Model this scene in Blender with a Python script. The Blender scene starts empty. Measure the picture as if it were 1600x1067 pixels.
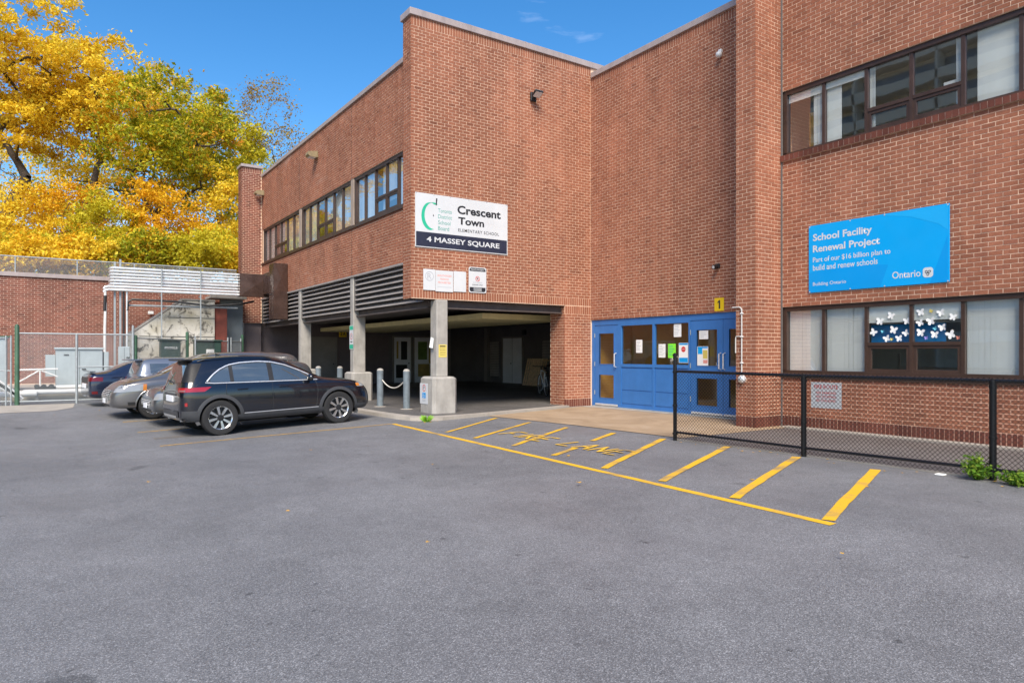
import bpy, bmesh, math, random
import numpy as np
from mathutils import Vector, Matrix
from mathutils.bvhtree import BVHTree

SC = bpy.context.scene
COL = SC.collection
R = math.radians
random.seed(7)

# ------------------------------------------------------------------ camera
# world X runs along the sign wall, world Y along the door wall, the camera stands over the origin
CAM_H = 1.48
cam_d = bpy.data.cameras.new('camera')
cam = bpy.data.objects.new('camera', cam_d)
COL.objects.link(cam)
cam_d.sensor_width = 36.0
cam_d.lens = 1085.0 / 1600.0 * 36.0
cam_d.shift_y = (553.0 - 533.5) / 1600.0
cam_d.clip_end = 2000.0
cam_d.clip_start = 0.05
cam.location = (0, 0, CAM_H)
TH = math.atan2(1612.0, 1085.0)
cam.rotation_euler = (R(90), 0, TH - R(90))
SC.camera = cam
SC.render.resolution_x, SC.render.resolution_y = 1024, 682

# ------------------------------------------------------------------ world and sun
SUN_EL, SUN_AZ = R(47), R(236)          # direction towards the sun, azimuth counter-clockwise from +X
world = bpy.data.worlds.new('World')
SC.world = world
world.use_nodes = True
wn, wl = world.node_tree.nodes, world.node_tree.links
sky = wn.new('ShaderNodeTexSky')
sky.sky_type = 'NISHITA'
sky.sun_disc = False
sky.sun_elevation = SUN_EL
sky.sun_rotation = R(90) - SUN_AZ
sky.altitude = 100
sky.air_density = 1.0
sky.dust_density = 0.7
sky.ozone_density = 2.2
bg = wn['Background']
bg.inputs['Strength'].default_value = 0.12
# a few thin wisps of cloud
wtc = wn.new('ShaderNodeTexCoord')
wmap = wn.new('ShaderNodeMapping'); wmap.inputs['Scale'].default_value = (2.0, 2.0, 7.0)
wnz = wn.new('ShaderNodeTexNoise'); wnz.inputs['Scale'].default_value = 2.2; wnz.inputs['Detail'].default_value = 6
wrp = wn.new('ShaderNodeValToRGB'); wrp.color_ramp.elements[0].position = 0.60; wrp.color_ramp.elements[1].position = 0.95
wmx = wn.new('ShaderNodeMixRGB'); wmx.inputs['Color2'].default_value = (7.0, 7.4, 8.2, 1)
wl.new(wtc.outputs['Generated'], wmap.inputs['Vector'])
wl.new(wmap.outputs[0], wnz.inputs['Vector'])
wl.new(wnz.outputs['Fac'], wrp.inputs[0])
wl.new(wrp.outputs[0], wmx.inputs['Fac'])
whs = wn.new('ShaderNodeHueSaturation'); whs.inputs['Saturation'].default_value = 1.36
wl.new(sky.outputs[0], whs.inputs['Color'])
wl.new(whs.outputs[0], wmx.inputs['Color1'])
wl.new(wmx.outputs[0], bg.inputs['Color'])

sun_d = bpy.data.lights.new('sun', 'SUN')
sun_d.energy = 3.4
sun_d.angle = R(28)
sun_d.color = (1.0, 0.90, 0.76)
sun = bpy.data.objects.new('sun', sun_d)
COL.objects.link(sun)
sdir = Vector((math.cos(SUN_EL) * math.cos(SUN_AZ), math.cos(SUN_EL) * math.sin(SUN_AZ), math.sin(SUN_EL)))
sun.rotation_euler = sdir.to_track_quat('Z', 'Y').to_euler()
sun.location = (-20, -30, 40)

SC.view_settings.view_transform = 'Standard'
SC.view_settings.look = 'None'
SC.view_settings.gamma = 1.0
SC.view_settings.use_curve_mapping = False
SC.view_settings.exposure = 0.85
SC.render.engine = 'CYCLES'
SC.cycles.max_bounces = 8
SC.cycles.transparent_max_bounces = 24

# ------------------------------------------------------------------ helpers
BASE = {}

def link(o):
    COL.objects.link(o)
    return o

def tag(o, label=None, cat=None, group=None, kind=None):
    if label: o['label'] = label
    if cat: o['category'] = cat
    if group: o['group'] = group
    if kind: o['kind'] = kind
    return o

def thing(name, label, cat, loc=(0, 0, 0), rotz=0.0, group=None):
    o = link(bpy.data.objects.new(name, None))
    o.location = loc
    o.rotation_euler = (0, 0, rotz)
    o.empty_display_size = 0.2
    BASE[o.name] = Vector(loc) if rotz == 0 else Vector((0, 0, 0))
    return tag(o, label, cat, group)

class MB:
    """collects vertices and faces in world metres (or in a thing's own frame) and links them as one mesh"""
    def __init__(s):
        s.v, s.f, s.m, s.cur, s.M = [], [], [], 0, None
    def add(s, vs, fs):
        b = len(s.v)
        for p in vs:
            p = Vector(p)
            s.v.append(s.M @ p if s.M else p)
        for f in fs:
            s.f.append(tuple(b + i for i in f)); s.m.append(s.cur)
        return s
    def box(s, x0, x1, y0, y1, z0, z1):
        if x1 < x0: x0, x1 = x1, x0
        if y1 < y0: y0, y1 = y1, y0
        if z1 < z0: z0, z1 = z1, z0
        return s.add([(x0, y0, z0), (x1, y0, z0), (x1, y1, z0), (x0, y1, z0), (x0, y0, z1), (x1, y0, z1), (x1, y1, z1), (x0, y1, z1)],
                     [(0, 3, 2, 1), (4, 5, 6, 7), (0, 1, 5, 4), (1, 2, 6, 5), (2, 3, 7, 6), (3, 0, 4, 7)])
    def bbox(s, x0, x1, y0, y1, z0, z1, b=0.01):
        """box with chamfered edges"""
        cx, cy, cz = (x0 + x1) / 2, (y0 + y1) / 2, (z0 + z1) / 2
        hx, hy, hz = abs(x1 - x0) / 2, abs(y1 - y0) / 2, abs(z1 - z0) / 2
        b = min(b, hx * .9, hy * .9, hz * .9)
        bm = bmesh.new()
        bmesh.ops.create_cube(bm, size=2)
        for v in bm.verts:
            v.co = Vector((cx + v.co.x * hx, cy + v.co.y * hy, cz + v.co.z * hz))
        bmesh.ops.bevel(bm, geom=bm.edges[:], offset=b, segments=1, affect='EDGES', profile=.5)
        bm.verts.index_update()
        s.add([v.co.copy() for v in bm.verts], [[v.index for v in f.verts] for f in bm.faces])
        bm.free()
        return s
    def prism(s, pts, axis, a, b):
        """polygon pts (2-D) extruded along axis from a to b; axis 'x': pts are (y,z), 'y': (x,z), 'z': (x,y)"""
        n = len(pts)
        def mk(p, t):
            return (t, p[0], p[1]) if axis == 'x' else ((p[0], t, p[1]) if axis == 'y' else (p[0], p[1], t))
        vs = [mk(p, a) for p in pts] + [mk(p, b) for p in pts]
        fs = [tuple(range(n - 1, -1, -1)), tuple(range(n, 2 * n))] + [(i, (i + 1) % n, n + (i + 1) % n, n + i) for i in range(n)]
        return s.add(vs, fs)
    def tube(s, path, r, n=8, caps=True, closed=False):
        path = [Vector(p) for p in path]
        k = len(path)
        rs = r if isinstance(r, (list, tuple)) else [r] * k
        vs, fs = [], []
        prev = None
        for i, p in enumerate(path):
            if closed:
                d = path[(i + 1) % k] - path[i - 1]
            else:
                d = path[min(i + 1, k - 1)] - path[max(i - 1, 0)]
            if d.length < 1e-9: d = Vector((0, 0, 1))
            d.normalize()
            if prev is None:
                up = Vector((0, 0, 1)) if abs(d.z) < .9 else Vector((1, 0, 0))
                a = d.cross(up).normalized()
            else:
                a = (prev - d * prev.dot(d))
                a = a.normalized() if a.length > 1e-6 else d.orthogonal().normalized()
            prev = a
            b2 = d.cross(a)
            for j in range(n):
                t = 2 * math.pi * j / n
                vs.append(p + a * (math.cos(t) * rs[i]) + b2 * (math.sin(t) * rs[i]))
        for i in range(k if closed else k - 1):
            i2 = (i + 1) % k
            for j in range(n):
                j2 = (j + 1) % n
                fs.append((i * n + j, i * n + j2, i2 * n + j2, i2 * n + j))
        if caps and not closed:
            fs.append(tuple(range(n - 1, -1, -1)))
            fs.append(tuple((k - 1) * n + j for j in range(n)))
        return s.add(vs, fs)
    def lathe(s, prof, n=24, center=(0, 0, 0), axis='z', caps=True):
        """profile of (radius, height) spun round an axis"""
        vs, fs = [], []
        c = Vector(center)
        for (r, h) in prof:
            for j in range(n):
                t = 2 * math.pi * j / n
                x, y = r * math.cos(t), r * math.sin(t)
                vs.append(c + (Vector((x, y, h)) if axis == 'z' else (Vector((x, h, y)) if axis == 'y' else Vector((h, x, y)))))
        for i in range(len(prof) - 1):
            for j in range(n):
                j2 = (j + 1) % n
                fs.append((i * n + j, i * n + j2, (i + 1) * n + j2, (i + 1) * n + j))
        if caps and prof[0][0] > 1e-4: fs.append(tuple(range(n - 1, -1, -1)))
        if caps and prof[-1][0] > 1e-4: fs.append(tuple((len(prof) - 1) * n + j for j in range(n)))
        return s.add(vs, fs)
    def ball(s, c, r, n=12, m=8):
        rx, ry, rz = r if isinstance(r, (tuple, list)) else (r, r, r)
        vs, fs = [], []
        for i in range(m + 1):
            ph = math.pi * i / m
            for j in range(n):
                t = 2 * math.pi * j / n
                vs.append((c[0] + rx * math.sin(ph) * math.cos(t), c[1] + ry * math.sin(ph) * math.sin(t), c[2] - rz * math.cos(ph)))
        for i in range(m):
            for j in range(n):
                j2 = (j + 1) % n
                fs.append((i * n + j, i * n + j2, (i + 1) * n + j2, (i + 1) * n + j))
        return s.add(vs, fs)
    def build(s, name, mats, parent=None, smooth=False, label=None, kind=None, local=False):
        off = Vector((0, 0, 0))
        if parent is not None and not local:
            off = BASE.get(parent.name, Vector((0, 0, 0)))
        me = bpy.data.meshes.new(name)
        me.from_pydata([tuple(p - off) for p in s.v], [], s.f)
        for m in (mats if isinstance(mats, (list, tuple)) else [mats]):
            me.materials.append(m)
        if len(me.materials) > 1:
            me.polygons.foreach_set('material_index', s.m)
        if smooth:
            me.polygons.foreach_set('use_smooth', [True] * len(me.polygons))
            try:
                me.set_sharp_from_angle(angle=R(38))
            except Exception:
                pass
        me.update()
        o = link(bpy.data.objects.new(name, me))
        if parent is not None:
            o.parent = parent
            BASE[o.name] = BASE.get(parent.name, Vector((0, 0, 0))) if not local else Vector((0, 0, 0))
        if label: o['label'] = label
        if kind: o['kind'] = kind
        return o

def np_mesh(name, verts, faces, mats, parent=None, tint=None, smooth=False, uniform=4, kind=None):
    """fast mesh: verts (n,3), faces (m,uniform) arrays, one float 'tint' for each face"""
    off = np.array(BASE.get(parent.name, Vector((0, 0, 0)))) if parent is not None else np.zeros(3)
    me = bpy.data.meshes.new(name)
    nv, nf = len(verts), len(faces)
    me.vertices.add(nv)
    me.vertices.foreach_set('co', (np.asarray(verts, float) - off).astype(np.float32).ravel())
    me.loops.add(nf * uniform)
    me.loops.foreach_set('vertex_index', np.asarray(faces, np.int32).ravel())
    me.polygons.add(nf)
    me.polygons.foreach_set('loop_start', np.arange(0, nf * uniform, uniform, dtype=np.int32))
    try:
        me.polygons.foreach_set('loop_total', np.full(nf, uniform, dtype=np.int32))
    except Exception:
        pass
    for m in (mats if isinstance(mats, (list, tuple)) else [mats]):
        me.materials.append(m)
    me.polygons.foreach_set('use_smooth', np.full(nf, bool(smooth)))
    if tint is not None:
        a = me.attributes.new('tint', 'FLOAT', 'FACE')
        a.data.foreach_set('value', np.asarray(tint, np.float32))
    me.update(calc_edges=True)
    me.validate()
    o = link(bpy.data.objects.new(name, me))
    if parent is not None:
        o.parent = parent
        BASE[o.name] = BASE.get(parent.name, Vector((0, 0, 0)))
    if kind: o['kind'] = kind
    return o

# ------------------------------------------------------------------ materials
def nodes_of(name):
    m = bpy.data.materials.new(name)
    m.use_nodes = True
    nt = m.node_tree
    return m, nt.nodes, nt.links, nt.nodes['Principled BSDF']

def pos_node(N, L, scale=(1, 1, 1)):
    g = N.new('ShaderNodeNewGeometry')
    mp = N.new('ShaderNodeMapping')
    mp.inputs['Scale'].default_value = scale
    L.new(g.outputs['Position'], mp.inputs['Vector'])
    return mp.outputs[0]

def ramp(N, L, fac, stops):
    r = N.new('ShaderNodeValToRGB')
    els = r.color_ramp.elements
    while len(els) < len(stops): els.new(0.5)
    for e, (p, c) in zip(els, stops):
        e.position = p
        e.color = (c, c, c, 1) if isinstance(c, (int, float)) else (*c, 1)
    L.new(fac, r.inputs[0])
    return r.outputs[0]

def noise(N, L, vec, scale, detail=4, rough=.6, dist=0):
    n = N.new('ShaderNodeTexNoise')
    n.inputs['Scale'].default_value = scale
    n.inputs['Detail'].default_value = detail
    n.inputs['Roughness'].default_value = rough
    n.inputs['Distortion'].default_value = dist
    L.new(vec, n.inputs['Vector'])
    return n.outputs['Fac']

def mix(N, L, fac, a, b, mode='MIX'):
    x = N.new('ShaderNodeMixRGB')
    x.blend_type = mode
    for key, val in (('Fac', fac), ('Color1', a), ('Color2', b)):
        if hasattr(val, 'is_linked') or hasattr(val, 'links'):
            L.new(val, x.inputs[key])
        elif key == 'Fac':
            x.inputs[key].default_value = val
        else:
            x.inputs[key].default_value = (*val, 1) if len(val) == 3 else val
    return x.outputs[0]

def bump(N, L, h, P, strength=.3, dist=.01):
    b = N.new('ShaderNodeBump')
    b.inputs['Strength'].default_value = strength
    b.inputs['Distance'].default_value = dist
    L.new(h, b.inputs['Height'])
    L.new(b.outputs[0], P.inputs['Normal'])

def pmat(name, col, rough=.6, metal=0.0, var=.12, vscale=6.0, bmp=0.0, bscale=60.0, coat=0.0, spec=.5, dirt=0.0):
    m, N, L, P = nodes_of(name)
    P.inputs['Roughness'].default_value = rough
    P.inputs['Metallic'].default_value = metal
    P.inputs['Specular IOR Level'].default_value = spec
    P.inputs['Coat Weight'].default_value = coat
    P.inputs['Coat Roughness'].default_value = .04
    v = pos_node(N, L)
    n = noise(N, L, v, vscale, 5)
    lo = tuple(c * (1 - var) for c in col)
    hi = tuple(min(1, c * (1 + var)) for c in col)
    c = ramp(N, L, n, [(.3, lo), (.7, hi)])
    if dirt:
        d = ramp(N, L, noise(N, L, pos_node(N, L, (1, 1, .25)), 5.0, 6, .7), [(.45, 0.0), (.75, dirt)])
        c = mix(N, L, d, c, tuple(x * .35 for x in col))
    L.new(c, P.inputs['Base Color'])
    r = ramp(N, L, noise(N, L, v, vscale * 2.3, 3), [(.3, max(0, rough - .06)), (.7, min(1, rough + .06))])
    L.new(r, P.inputs['Roughness'])
    if bmp:
        bump(N, L, noise(N, L, v, bscale, 4), P, bmp, .004)
    return m

def brick_mat(name, cols, stain=.25, white=False):
    m, N, L, P = nodes_of(name)
    P.inputs['Roughness'].default_value = .86
    P.inputs['Specular IOR Level'].default_value = .25
    at = N.new('ShaderNodeAttribute'); at.attribute_name = 'tint'
    c = ramp(N, L, at.outputs['Fac'], cols)
    v = pos_node(N, L)
    g = ramp(N, L, noise(N, L, v, 55, 5, .7), [(.25, .72), (.75, 1.18)])
    c = mix(N, L, 1.0, c, g, 'MULTIPLY')
    s = ramp(N, L, noise(N, L, pos_node(N, L, (1, 1, .5)), .9, 6, .65), [(.35, 1.0 - stain), (.6, 1.06)])
    c = mix(N, L, 1.0, c, s, 'MULTIPLY')
    k2 = ramp(N, L, noise(N, L, pos_node(N, L, (2.2, 2.2, .16)), 1.5, 6, .7), [(.40, .80), (.62, 1.04)])
    c = mix(N, L, .75, c, mix(N, L, 1.0, c, k2, 'MULTIPLY'))
    if white:      # lime bloom washed out of the joints, in streaky patches
        w = ramp(N, L, noise(N, L, pos_node(N, L, (1, .55, 1.6)), .75, 7, .75, .6), [(.585, 0.0), (.72, .34)])
        c = mix(N, L, w, c, (.50, .40, .34))
    L.new(c, P.inputs['Base Color'])
    bump(N, L, noise(N, L, v, 140, 4, .7), P, .35, .003)
    return m

BRICK_COLS = [(0.0, (.245, .092, .054)), (.12, (.30, .112, .064)), (.5, (.338, .129, .074)), (.86, (.37, .147, .085)), (1.0, (.31, .118, .072))]
M = {}
M['brick'] = brick_mat('brick', BRICK_COLS, .22)
M['brick_long'] = brick_mat('brick_long_wall', BRICK_COLS, .22, True)
M['brick_base'] = brick_mat('brick_base', [(0, (.13, .044, .031)), (.5, (.175, .058, .04)), (1, (.21, .075, .052))], .35)
M['brick_old'] = brick_mat('brick_garden_wall', [(0, (.15, .055, .04)), (.5, (.235, .083, .056)), (1, (.29, .11, .075))], .3)
M['mortar'] = pmat('mortar', (.74, .525, .38), .95, var=.12, vscale=3, bmp=.2, bscale=150, spec=.2)
M['mortar_old'] = pmat('mortar_old', (.56, .42, .33), .95, var=.16, vscale=3, spec=.2)
M['coping'] = pmat('coping_metal', (.36, .30, .285), .45, .0, .1, 2, dirt=.35)
M['brown'] = pmat('brown_frame', (.050, .028, .020), .42, 0, .2, 4)
M['brown_metal'] = pmat('brown_sheet_metal', (.085, .050, .040), .26, .35, .25, 2.5, dirt=.25)
M['beam'] = pmat('beam_paint', (.105, .085, .078), .6, 0, .15, 3, dirt=.4)
M['louvre'] = pmat('louvre_metal', (.30, .275, .26), .5, 0, .12, 3, dirt=.3)
M['post_pale'] = pmat('pale_post', (.34, .27, .22), .75, 0, .12, 3, dirt=.3)
M['concrete'] = pmat('concrete', (.36, .34, .31), .9, 0, .16, 3, .25, 70, dirt=.45)
M['kerb'] = pmat('kerb_concrete', (.36, .325, .28), .9, 0, .18, 2.5, .3, 60, dirt=.4)
M['blue'] = pmat('blue_paint', (.040, .165, .45), .42, 0, .07, 3, dirt=.12)
M['steel'] = pmat('galvanised_steel', (.72, .74, .75), .36, .45, .12, 12)
M['steel_dull'] = pmat('dull_galvanised', (.36, .39, .40), .55, .35, .15, 12)
M['chrome'] = pmat('chrome', (.88, .88, .88), .28, .55, .03, 5)
M['black_metal'] = pmat('black_powder_coat', (.006, .006, .007), .4, 0, .2, 20, spec=.35)
M['rail_worn'] = pmat('black_rail', (.012, .012, .014), .22, 0, .3, 9, spec=.8)
M['white_sign'] = pmat('white_sign_face', (.60, .615, .63), .45, 0, .04, 2, dirt=.08)
M['white'] = pmat('white_paint', (.74, .74, .72), .5, 0, .06, 4)
M['pipe_white'] = pmat('aged_white_pipe', (.52, .51, .49), .55, 0, .08, 6)
M['paper'] = pmat('paper', (.80, .80, .78), .8, 0, .04, 8)
M['ink'] = pmat('black_ink', (.02, .022, .028), .5, 0, .1, 4)
M['navy'] = pmat('navy_ink', (.022, .026, .05), .45, 0, .1, 3)
M['grey_ink'] = pmat('faded_grey_ink', (.40, .42, .45), .6, 0, .1, 9)
M['green_ink'] = pmat('green_ink', (.02, .42, .25), .5, 0, .06, 4)
M['pale_green_ink'] = pmat('pale_green_ink', (.13, .36, .31), .5, 0, .06, 6)
M['red_ink'] = pmat('red_ink', (.60, .035, .03), .5, 0, .08, 9)
M['faded_red'] = pmat('faded_red_ink', (.72, .30, .26), .6, 0, .2, 30)
M['sky_blue'] = pmat('bright_blue_sign', (.0, .35, .78), .4, 0, .03, 1.2)
M['mid_blue'] = pmat('deeper_blue_print', (.0, .295, .72), .4, 0, .03, 1.2)
M['pale_blue'] = pmat('lighter_blue_print', (.01, .385, .80), .4, 0, .03, 1.2)
M['yellow_sign'] = pmat('yellow_sign', (.86, .58, .01), .45, 0, .05, 5)
M['yellow_paper'] = pmat('yellow_paper', (.62, .50, .12), .75, 0, .06, 8)
M['lime_paper'] = pmat('lime_paper', (.22, .80, .04), .7, 0, .05, 8)
M['soffit'] = pmat('soffit_cream', (.86, .76, .40), .7, 0, .1, 1.5, dirt=.12)
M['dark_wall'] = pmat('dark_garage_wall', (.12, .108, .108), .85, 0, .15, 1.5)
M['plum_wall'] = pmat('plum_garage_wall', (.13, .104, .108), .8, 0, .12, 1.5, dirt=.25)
M['grey_door'] = pmat('grey_door', (.20, .18, .16), .55, 0, .1, 2)
M['white_door'] = pmat('white_door', (.66, .67, .70), .5, 0, .08, 2)
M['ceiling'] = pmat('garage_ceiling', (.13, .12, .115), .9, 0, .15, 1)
M['room'] = pmat('room_plaster', (.58, .57, .53), .9, 0, .08, 1)
M['lobby'] = pmat('lobby_wood', (.50, .30, .08), .7, 0, .2, 1.2)
M['blind'] = pmat('blind_fabric', (.78, .78, .74), .85, 0, .05, 2)
M['blind_grey'] = pmat('grey_blind_fabric', (.60, .62, .62), .85, 0, .05, 2)
M['bollard'] = pmat('bollard_paint', (.165, .20, .225), .6, 0, .2, 7, .1, 40, dirt=.35)
M['green_post'] = pmat('green_post', (.05, .12, .07), .6, 0, .25, 6, dirt=.4)
M['dark_green'] = pmat('dark_green_cabinet', (.018, .045, .034), .5, 0, .15, 5)
M['box_grey'] = pmat('transformer_paint', (.40, .46, .48), .45, 0, .08, 3, dirt=.15)
M['rust'] = pmat('rusty_red_panel', (.16, .035, .022), .7, 0, .35, 3, dirt=.5)
M['slate_wall'] = pmat('slate_blue_wall', (.17, .20, .22), .8, 0, .12, 2)
M['rubber'] = pmat('rubber', (.018, .018, .019), .75, 0, .15, 20)
M['wood'] = pmat('raw_pallet_wood', (.68, .48, .28), .8, 0, .25, 9, .2, 40)
M['skin_dark'] = pmat('dark_plastic', (.02, .02, .021), .45, 0, .15, 10)
M['tan_lamp'] = pmat('aged_lamp_housing', (.26, .20, .11), .6, 0, .25, 6)
M['rope'] = pmat('pale_rope', (.55, .52, .46), .8, 0, .15, 30)
M['caulk'] = pmat('grey_caulk', (.12, .11, .105), .8, 0, .15, 6)
M['orange_box'] = pmat('orange_box', (.72, .42, .10), .7, 0, .06, 3)

def glass_mat(name, tint=(1, 1, 1), refl=.5, trans=.6, rough=.02):
    m = bpy.data.materials.new(name)
    m.use_nodes = True
    N, L = m.node_tree.nodes, m.node_tree.links
    N.remove(N['Principled BSDF'])
    out = N['Material Output']
    lw = N.new('ShaderNodeLayerWeight'); lw.inputs['Blend'].default_value = .5
    pw = N.new('ShaderNodeMath'); pw.operation = 'POWER'; pw.inputs[1].default_value = 3.2
    L.new(lw.outputs['Facing'], pw.inputs[0])
    ml = N.new('ShaderNodeMath'); ml.operation = 'MULTIPLY_ADD'; ml.inputs[1].default_value = 1 - refl; ml.inputs[2].default_value = refl
    L.new(pw.outputs[0], ml.inputs[0])
    tr = N.new('ShaderNodeBsdfTransparent'); tr.inputs[0].default_value = (tint[0] * trans, tint[1] * trans, tint[2] * trans, 1)
    gl = N.new('ShaderNodeBsdfGlossy'); gl.inputs['Roughness'].default_value = rough
    gl.inputs[0].default_value = (.95, .97, 1, 1)
    bp = N.new('ShaderNodeBump'); bp.inputs['Strength'].default_value = .06; bp.inputs['Distance'].default_value = .02
    nz = N.new('ShaderNodeTexNoise'); nz.inputs['Scale'].default_value = 1.4; nz.inputs['Detail'].default_value = 1
    g = N.new('ShaderNodeNewGeometry')
    L.new(g.outputs['Position'], nz.inputs['Vector']); L.new(nz.outputs['Fac'], bp.inputs['Height'])
    L.new(bp.outputs[0], gl.inputs['Normal'])
    mx = N.new('ShaderNodeMixShader')
    L.new(ml.outputs[0], mx.inputs[0]); L.new(tr.outputs[0], mx.inputs[1]); L.new(gl.outputs[0], mx.inputs[2])
    L.new(mx.outputs[0], out.inputs['Surface'])
    return m
M['glass'] = glass_mat('window_glass', (.97, 1, 1), .26, .95)
M['glass_door'] = glass_mat('door_glass', (.95, .95, .88), .07, .9)

def asphalt(name, base, light, patch=.18, scale=1.0, warm=0.0):
    m, N, L, P = nodes_of(name)
    v = pos_node(N, L)
    vo = N.new('ShaderNodeTexVoronoi'); vo.inputs['Scale'].default_value = 150 * scale
    L.new(v, vo.inputs['Vector'])
    sep = N.new('ShaderNodeSeparateColor'); L.new(vo.outputs['Color'], sep.inputs[0])
    st = ramp(N, L, sep.outputs[0], [(0.0, tuple(c * .62 for c in base)), (.45, base), (.8, tuple((x + y) / 2 for x, y in zip(base, light))), (1.0, tuple(min(1, c * 1.45) for c in light))])
    gap = ramp(N, L, vo.outputs['Distance'], [(.25, 1.04), (.75, .74)])
    c = mix(N, L, 1.0, st, gap, 'MULTIPLY')
    f = ramp(N, L, noise(N, L, v, 240 * scale, 3, .7), [(.3, .80), (.7, 1.20)])
    c = mix(N, L, 1.0, c, f, 'MULTIPLY')
    p = ramp(N, L, noise(N, L, v, .45, 7, .62, .4), [(.3, 1 - patch), (.7, 1 + patch * .6)])
    c = mix(N, L, 1.0, c, p, 'MULTIPLY')
    p2 = ramp(N, L, noise(N, L, v, 3.2, 5, .6), [(.35, .93), (.7, 1.07)])
    c = mix(N, L, 1.0, c, p2, 'MULTIPLY')
    p3 = ramp(N, L, noise(N, L, pos_node(N, L, (.9, .22, 1)), 1.1, 4, .55), [(.38, .96), (.62, 1.03)])
    c = mix(N, L, 1.0, c, p3, 'MULTIPLY')
    dr = ramp(N, L, noise(N, L, v, 6.5, 2, .4), [(.235, .55), (.27, 1.0)])
    c = mix(N, L, 1.0, c, dr, 'MULTIPLY')
    # small oil spots
    o = ramp(N, L, noise(N, L, v, 1.3, 3, .5, .2), [(.255, .62), (.30, 1.0)])
    c = mix(N, L, 1.0, c, o, 'MULTIPLY')
    L.new(c, P.inputs['Base Color'])
    rr = ramp(N, L, noise(N, L, v, .6, 5, .6), [(.35, .50), (.65, .66)])
    L.new(rr, P.inputs['Roughness'])
    P.inputs['Specular IOR Level'].default_value = .42
    bump(N, L, vo.outputs['Distance'], P, .35, .005)
    return m
M['asphalt'] = asphalt('asphalt', (.182, .183, .190), (.258, .259, .267), .20)
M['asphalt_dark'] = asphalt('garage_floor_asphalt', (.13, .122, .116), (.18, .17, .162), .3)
M['asphalt_walk'] = asphalt('walkway_asphalt', (.155, .140, .132), (.22, .20, .19), .2)

def pad_mat():
    m, N, L, P = nodes_of('pad_concrete')
    v = pos_node(N, L)
    c = ramp(N, L, noise(N, L, v, 1.1, 7, .65, .5), [(.3, (.27, .19, .115)), (.55, (.36, .26, .165)), (.8, (.42, .33, .24))])
    c = mix(N, L, 1.0, c, ramp(N, L, noise(N, L, v, 90, 4, .7), [(.3, .82), (.7, 1.16)]), 'MULTIPLY')
    L.new(c, P.inputs['Base Color'])
    P.inputs['Roughness'].default_value = .85
    bump(N, L, noise(N, L, v, 120, 3), P, .25, .004)
    return m
M['pad'] = pad_mat()

def paint_line(name, col, wear):
    m, N, L, P = nodes_of(name)
    v = pos_node(N, L)
    w = ramp(N, L, noise(N, L, v, 42, 6, .75), [(wear, 0.0), (wear + .09, 1.0)])
    w2 = ramp(N, L, noise(N, L, v, 1.6, 4, .6), [(.33, .35), (.52, 1.0)])
    w = mix(N, L, 1.0, w, w2, 'MULTIPLY')
    cc = mix(N, L, 1.0, (*col, 1), ramp(N, L, noise(N, L, v, 130, 4, .7), [(.3, .75), (.7, 1.15)]), 'MULTIPLY')
    c = mix(N, L, w, (.13, .125, .125), cc)
    L.new(c, P.inputs['Base Color'])
    P.inputs['Roughness'].default_value = .75
    bump(N, L, noise(N, L, v, 150, 3, .7), P, .4, .004)
    return m
M['yellow_line'] = paint_line('yellow_road_paint', (.74, .42, .012), .30)
M['yellow_letter'] = paint_line('yellow_letter_paint', (.80, .48, .03), .16)
M['yellow_faint'] = paint_line('faint_yellow_patch', (.42, .25, .05), .56)
M['yellow_worn'] = paint_line('worn_yellow_road_paint', (.66, .37, .03), .45)

def stained_concrete():
    m, N, L, P = nodes_of('weathered_whitewash')
    v = pos_node(N, L)
    c = ramp(N, L, noise(N, L, v, 1.2, 6, .6), [(.3, (.42, .38, .28)), (.6, (.60, .58, .53))])
    blot = ramp(N, L, noise(N, L, pos_node(N, L, (1.1, 1, 1)), 2.3, 9, .72, .8), [(.52, 0.0), (.60, .92)])
    c = mix(N, L, blot, c, (.055, .05, .045))
    stre = ramp(N, L, noise(N, L, pos_node(N, L, (3.5, 1, .22)), 1.6, 6, .7), [(.52, 0.0), (.72, .6)])
    c = mix(N, L, stre, c, (.16, .13, .09))
    L.new(c, P.inputs['Base Color'])
    P.inputs['Roughness'].default_value = .92
    bump(N, L, noise(N, L, v, 25, 5), P, .3, .01)
    return m
M['stained'] = stained_concrete()

def leaf_mat(name, cols, trans=.38):
    m = bpy.data.materials.new(name)
    m.use_nodes = True
    N, L = m.node_tree.nodes, m.node_tree.links
    P = N['Principled BSDF']
    at = N.new('ShaderNodeAttribute'); at.attribute_name = 'tint'
    c = ramp(N, L, at.outputs['Fac'], cols)
    L.new(c, P.inputs['Base Color'])
    P.inputs['Roughness'].default_value = .6
    P.inputs['Specular IOR Level'].default_value = .3
    t = N.new('ShaderNodeBsdfTranslucent')
    L.new(c, t.inputs[0])
    mx = N.new('ShaderNodeMixShader'); mx.inputs[0].default_value = trans
    L.new(P.outputs[0], mx.inputs[1]); L.new(t.outputs[0], mx.inputs[2])
    L.new(mx.outputs[0], N['Material Output'].inputs['Surface'])
    return m
YEL = [(0, (.50, .27, .014)), (.25, (.76, .50, .02)), (.6, (.88, .66, .04)), (.85, (.90, .72, .09)), (1, (.76, .44, .02))]
M['leaf_gold'] = leaf_mat('golden_leaves', YEL)
M['leaf_amber'] = leaf_mat('amber_leaves', [(0, (.52, .26, .012)), (.3, (.78, .44, .014)), (.7, (.86, .54, .02)), (1, (.84, .60, .04))])
M['leaf_mixed'] = leaf_mat('turning_oak_leaves', [(0, (.50, .16, .02)), (.24, (.70, .38, .02)), (.38, (.24, .28, .015)), (.54, (.36, .38, .015)), (.68, (.66, .54, .02)), (1, (.82, .55, .02))])
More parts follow.
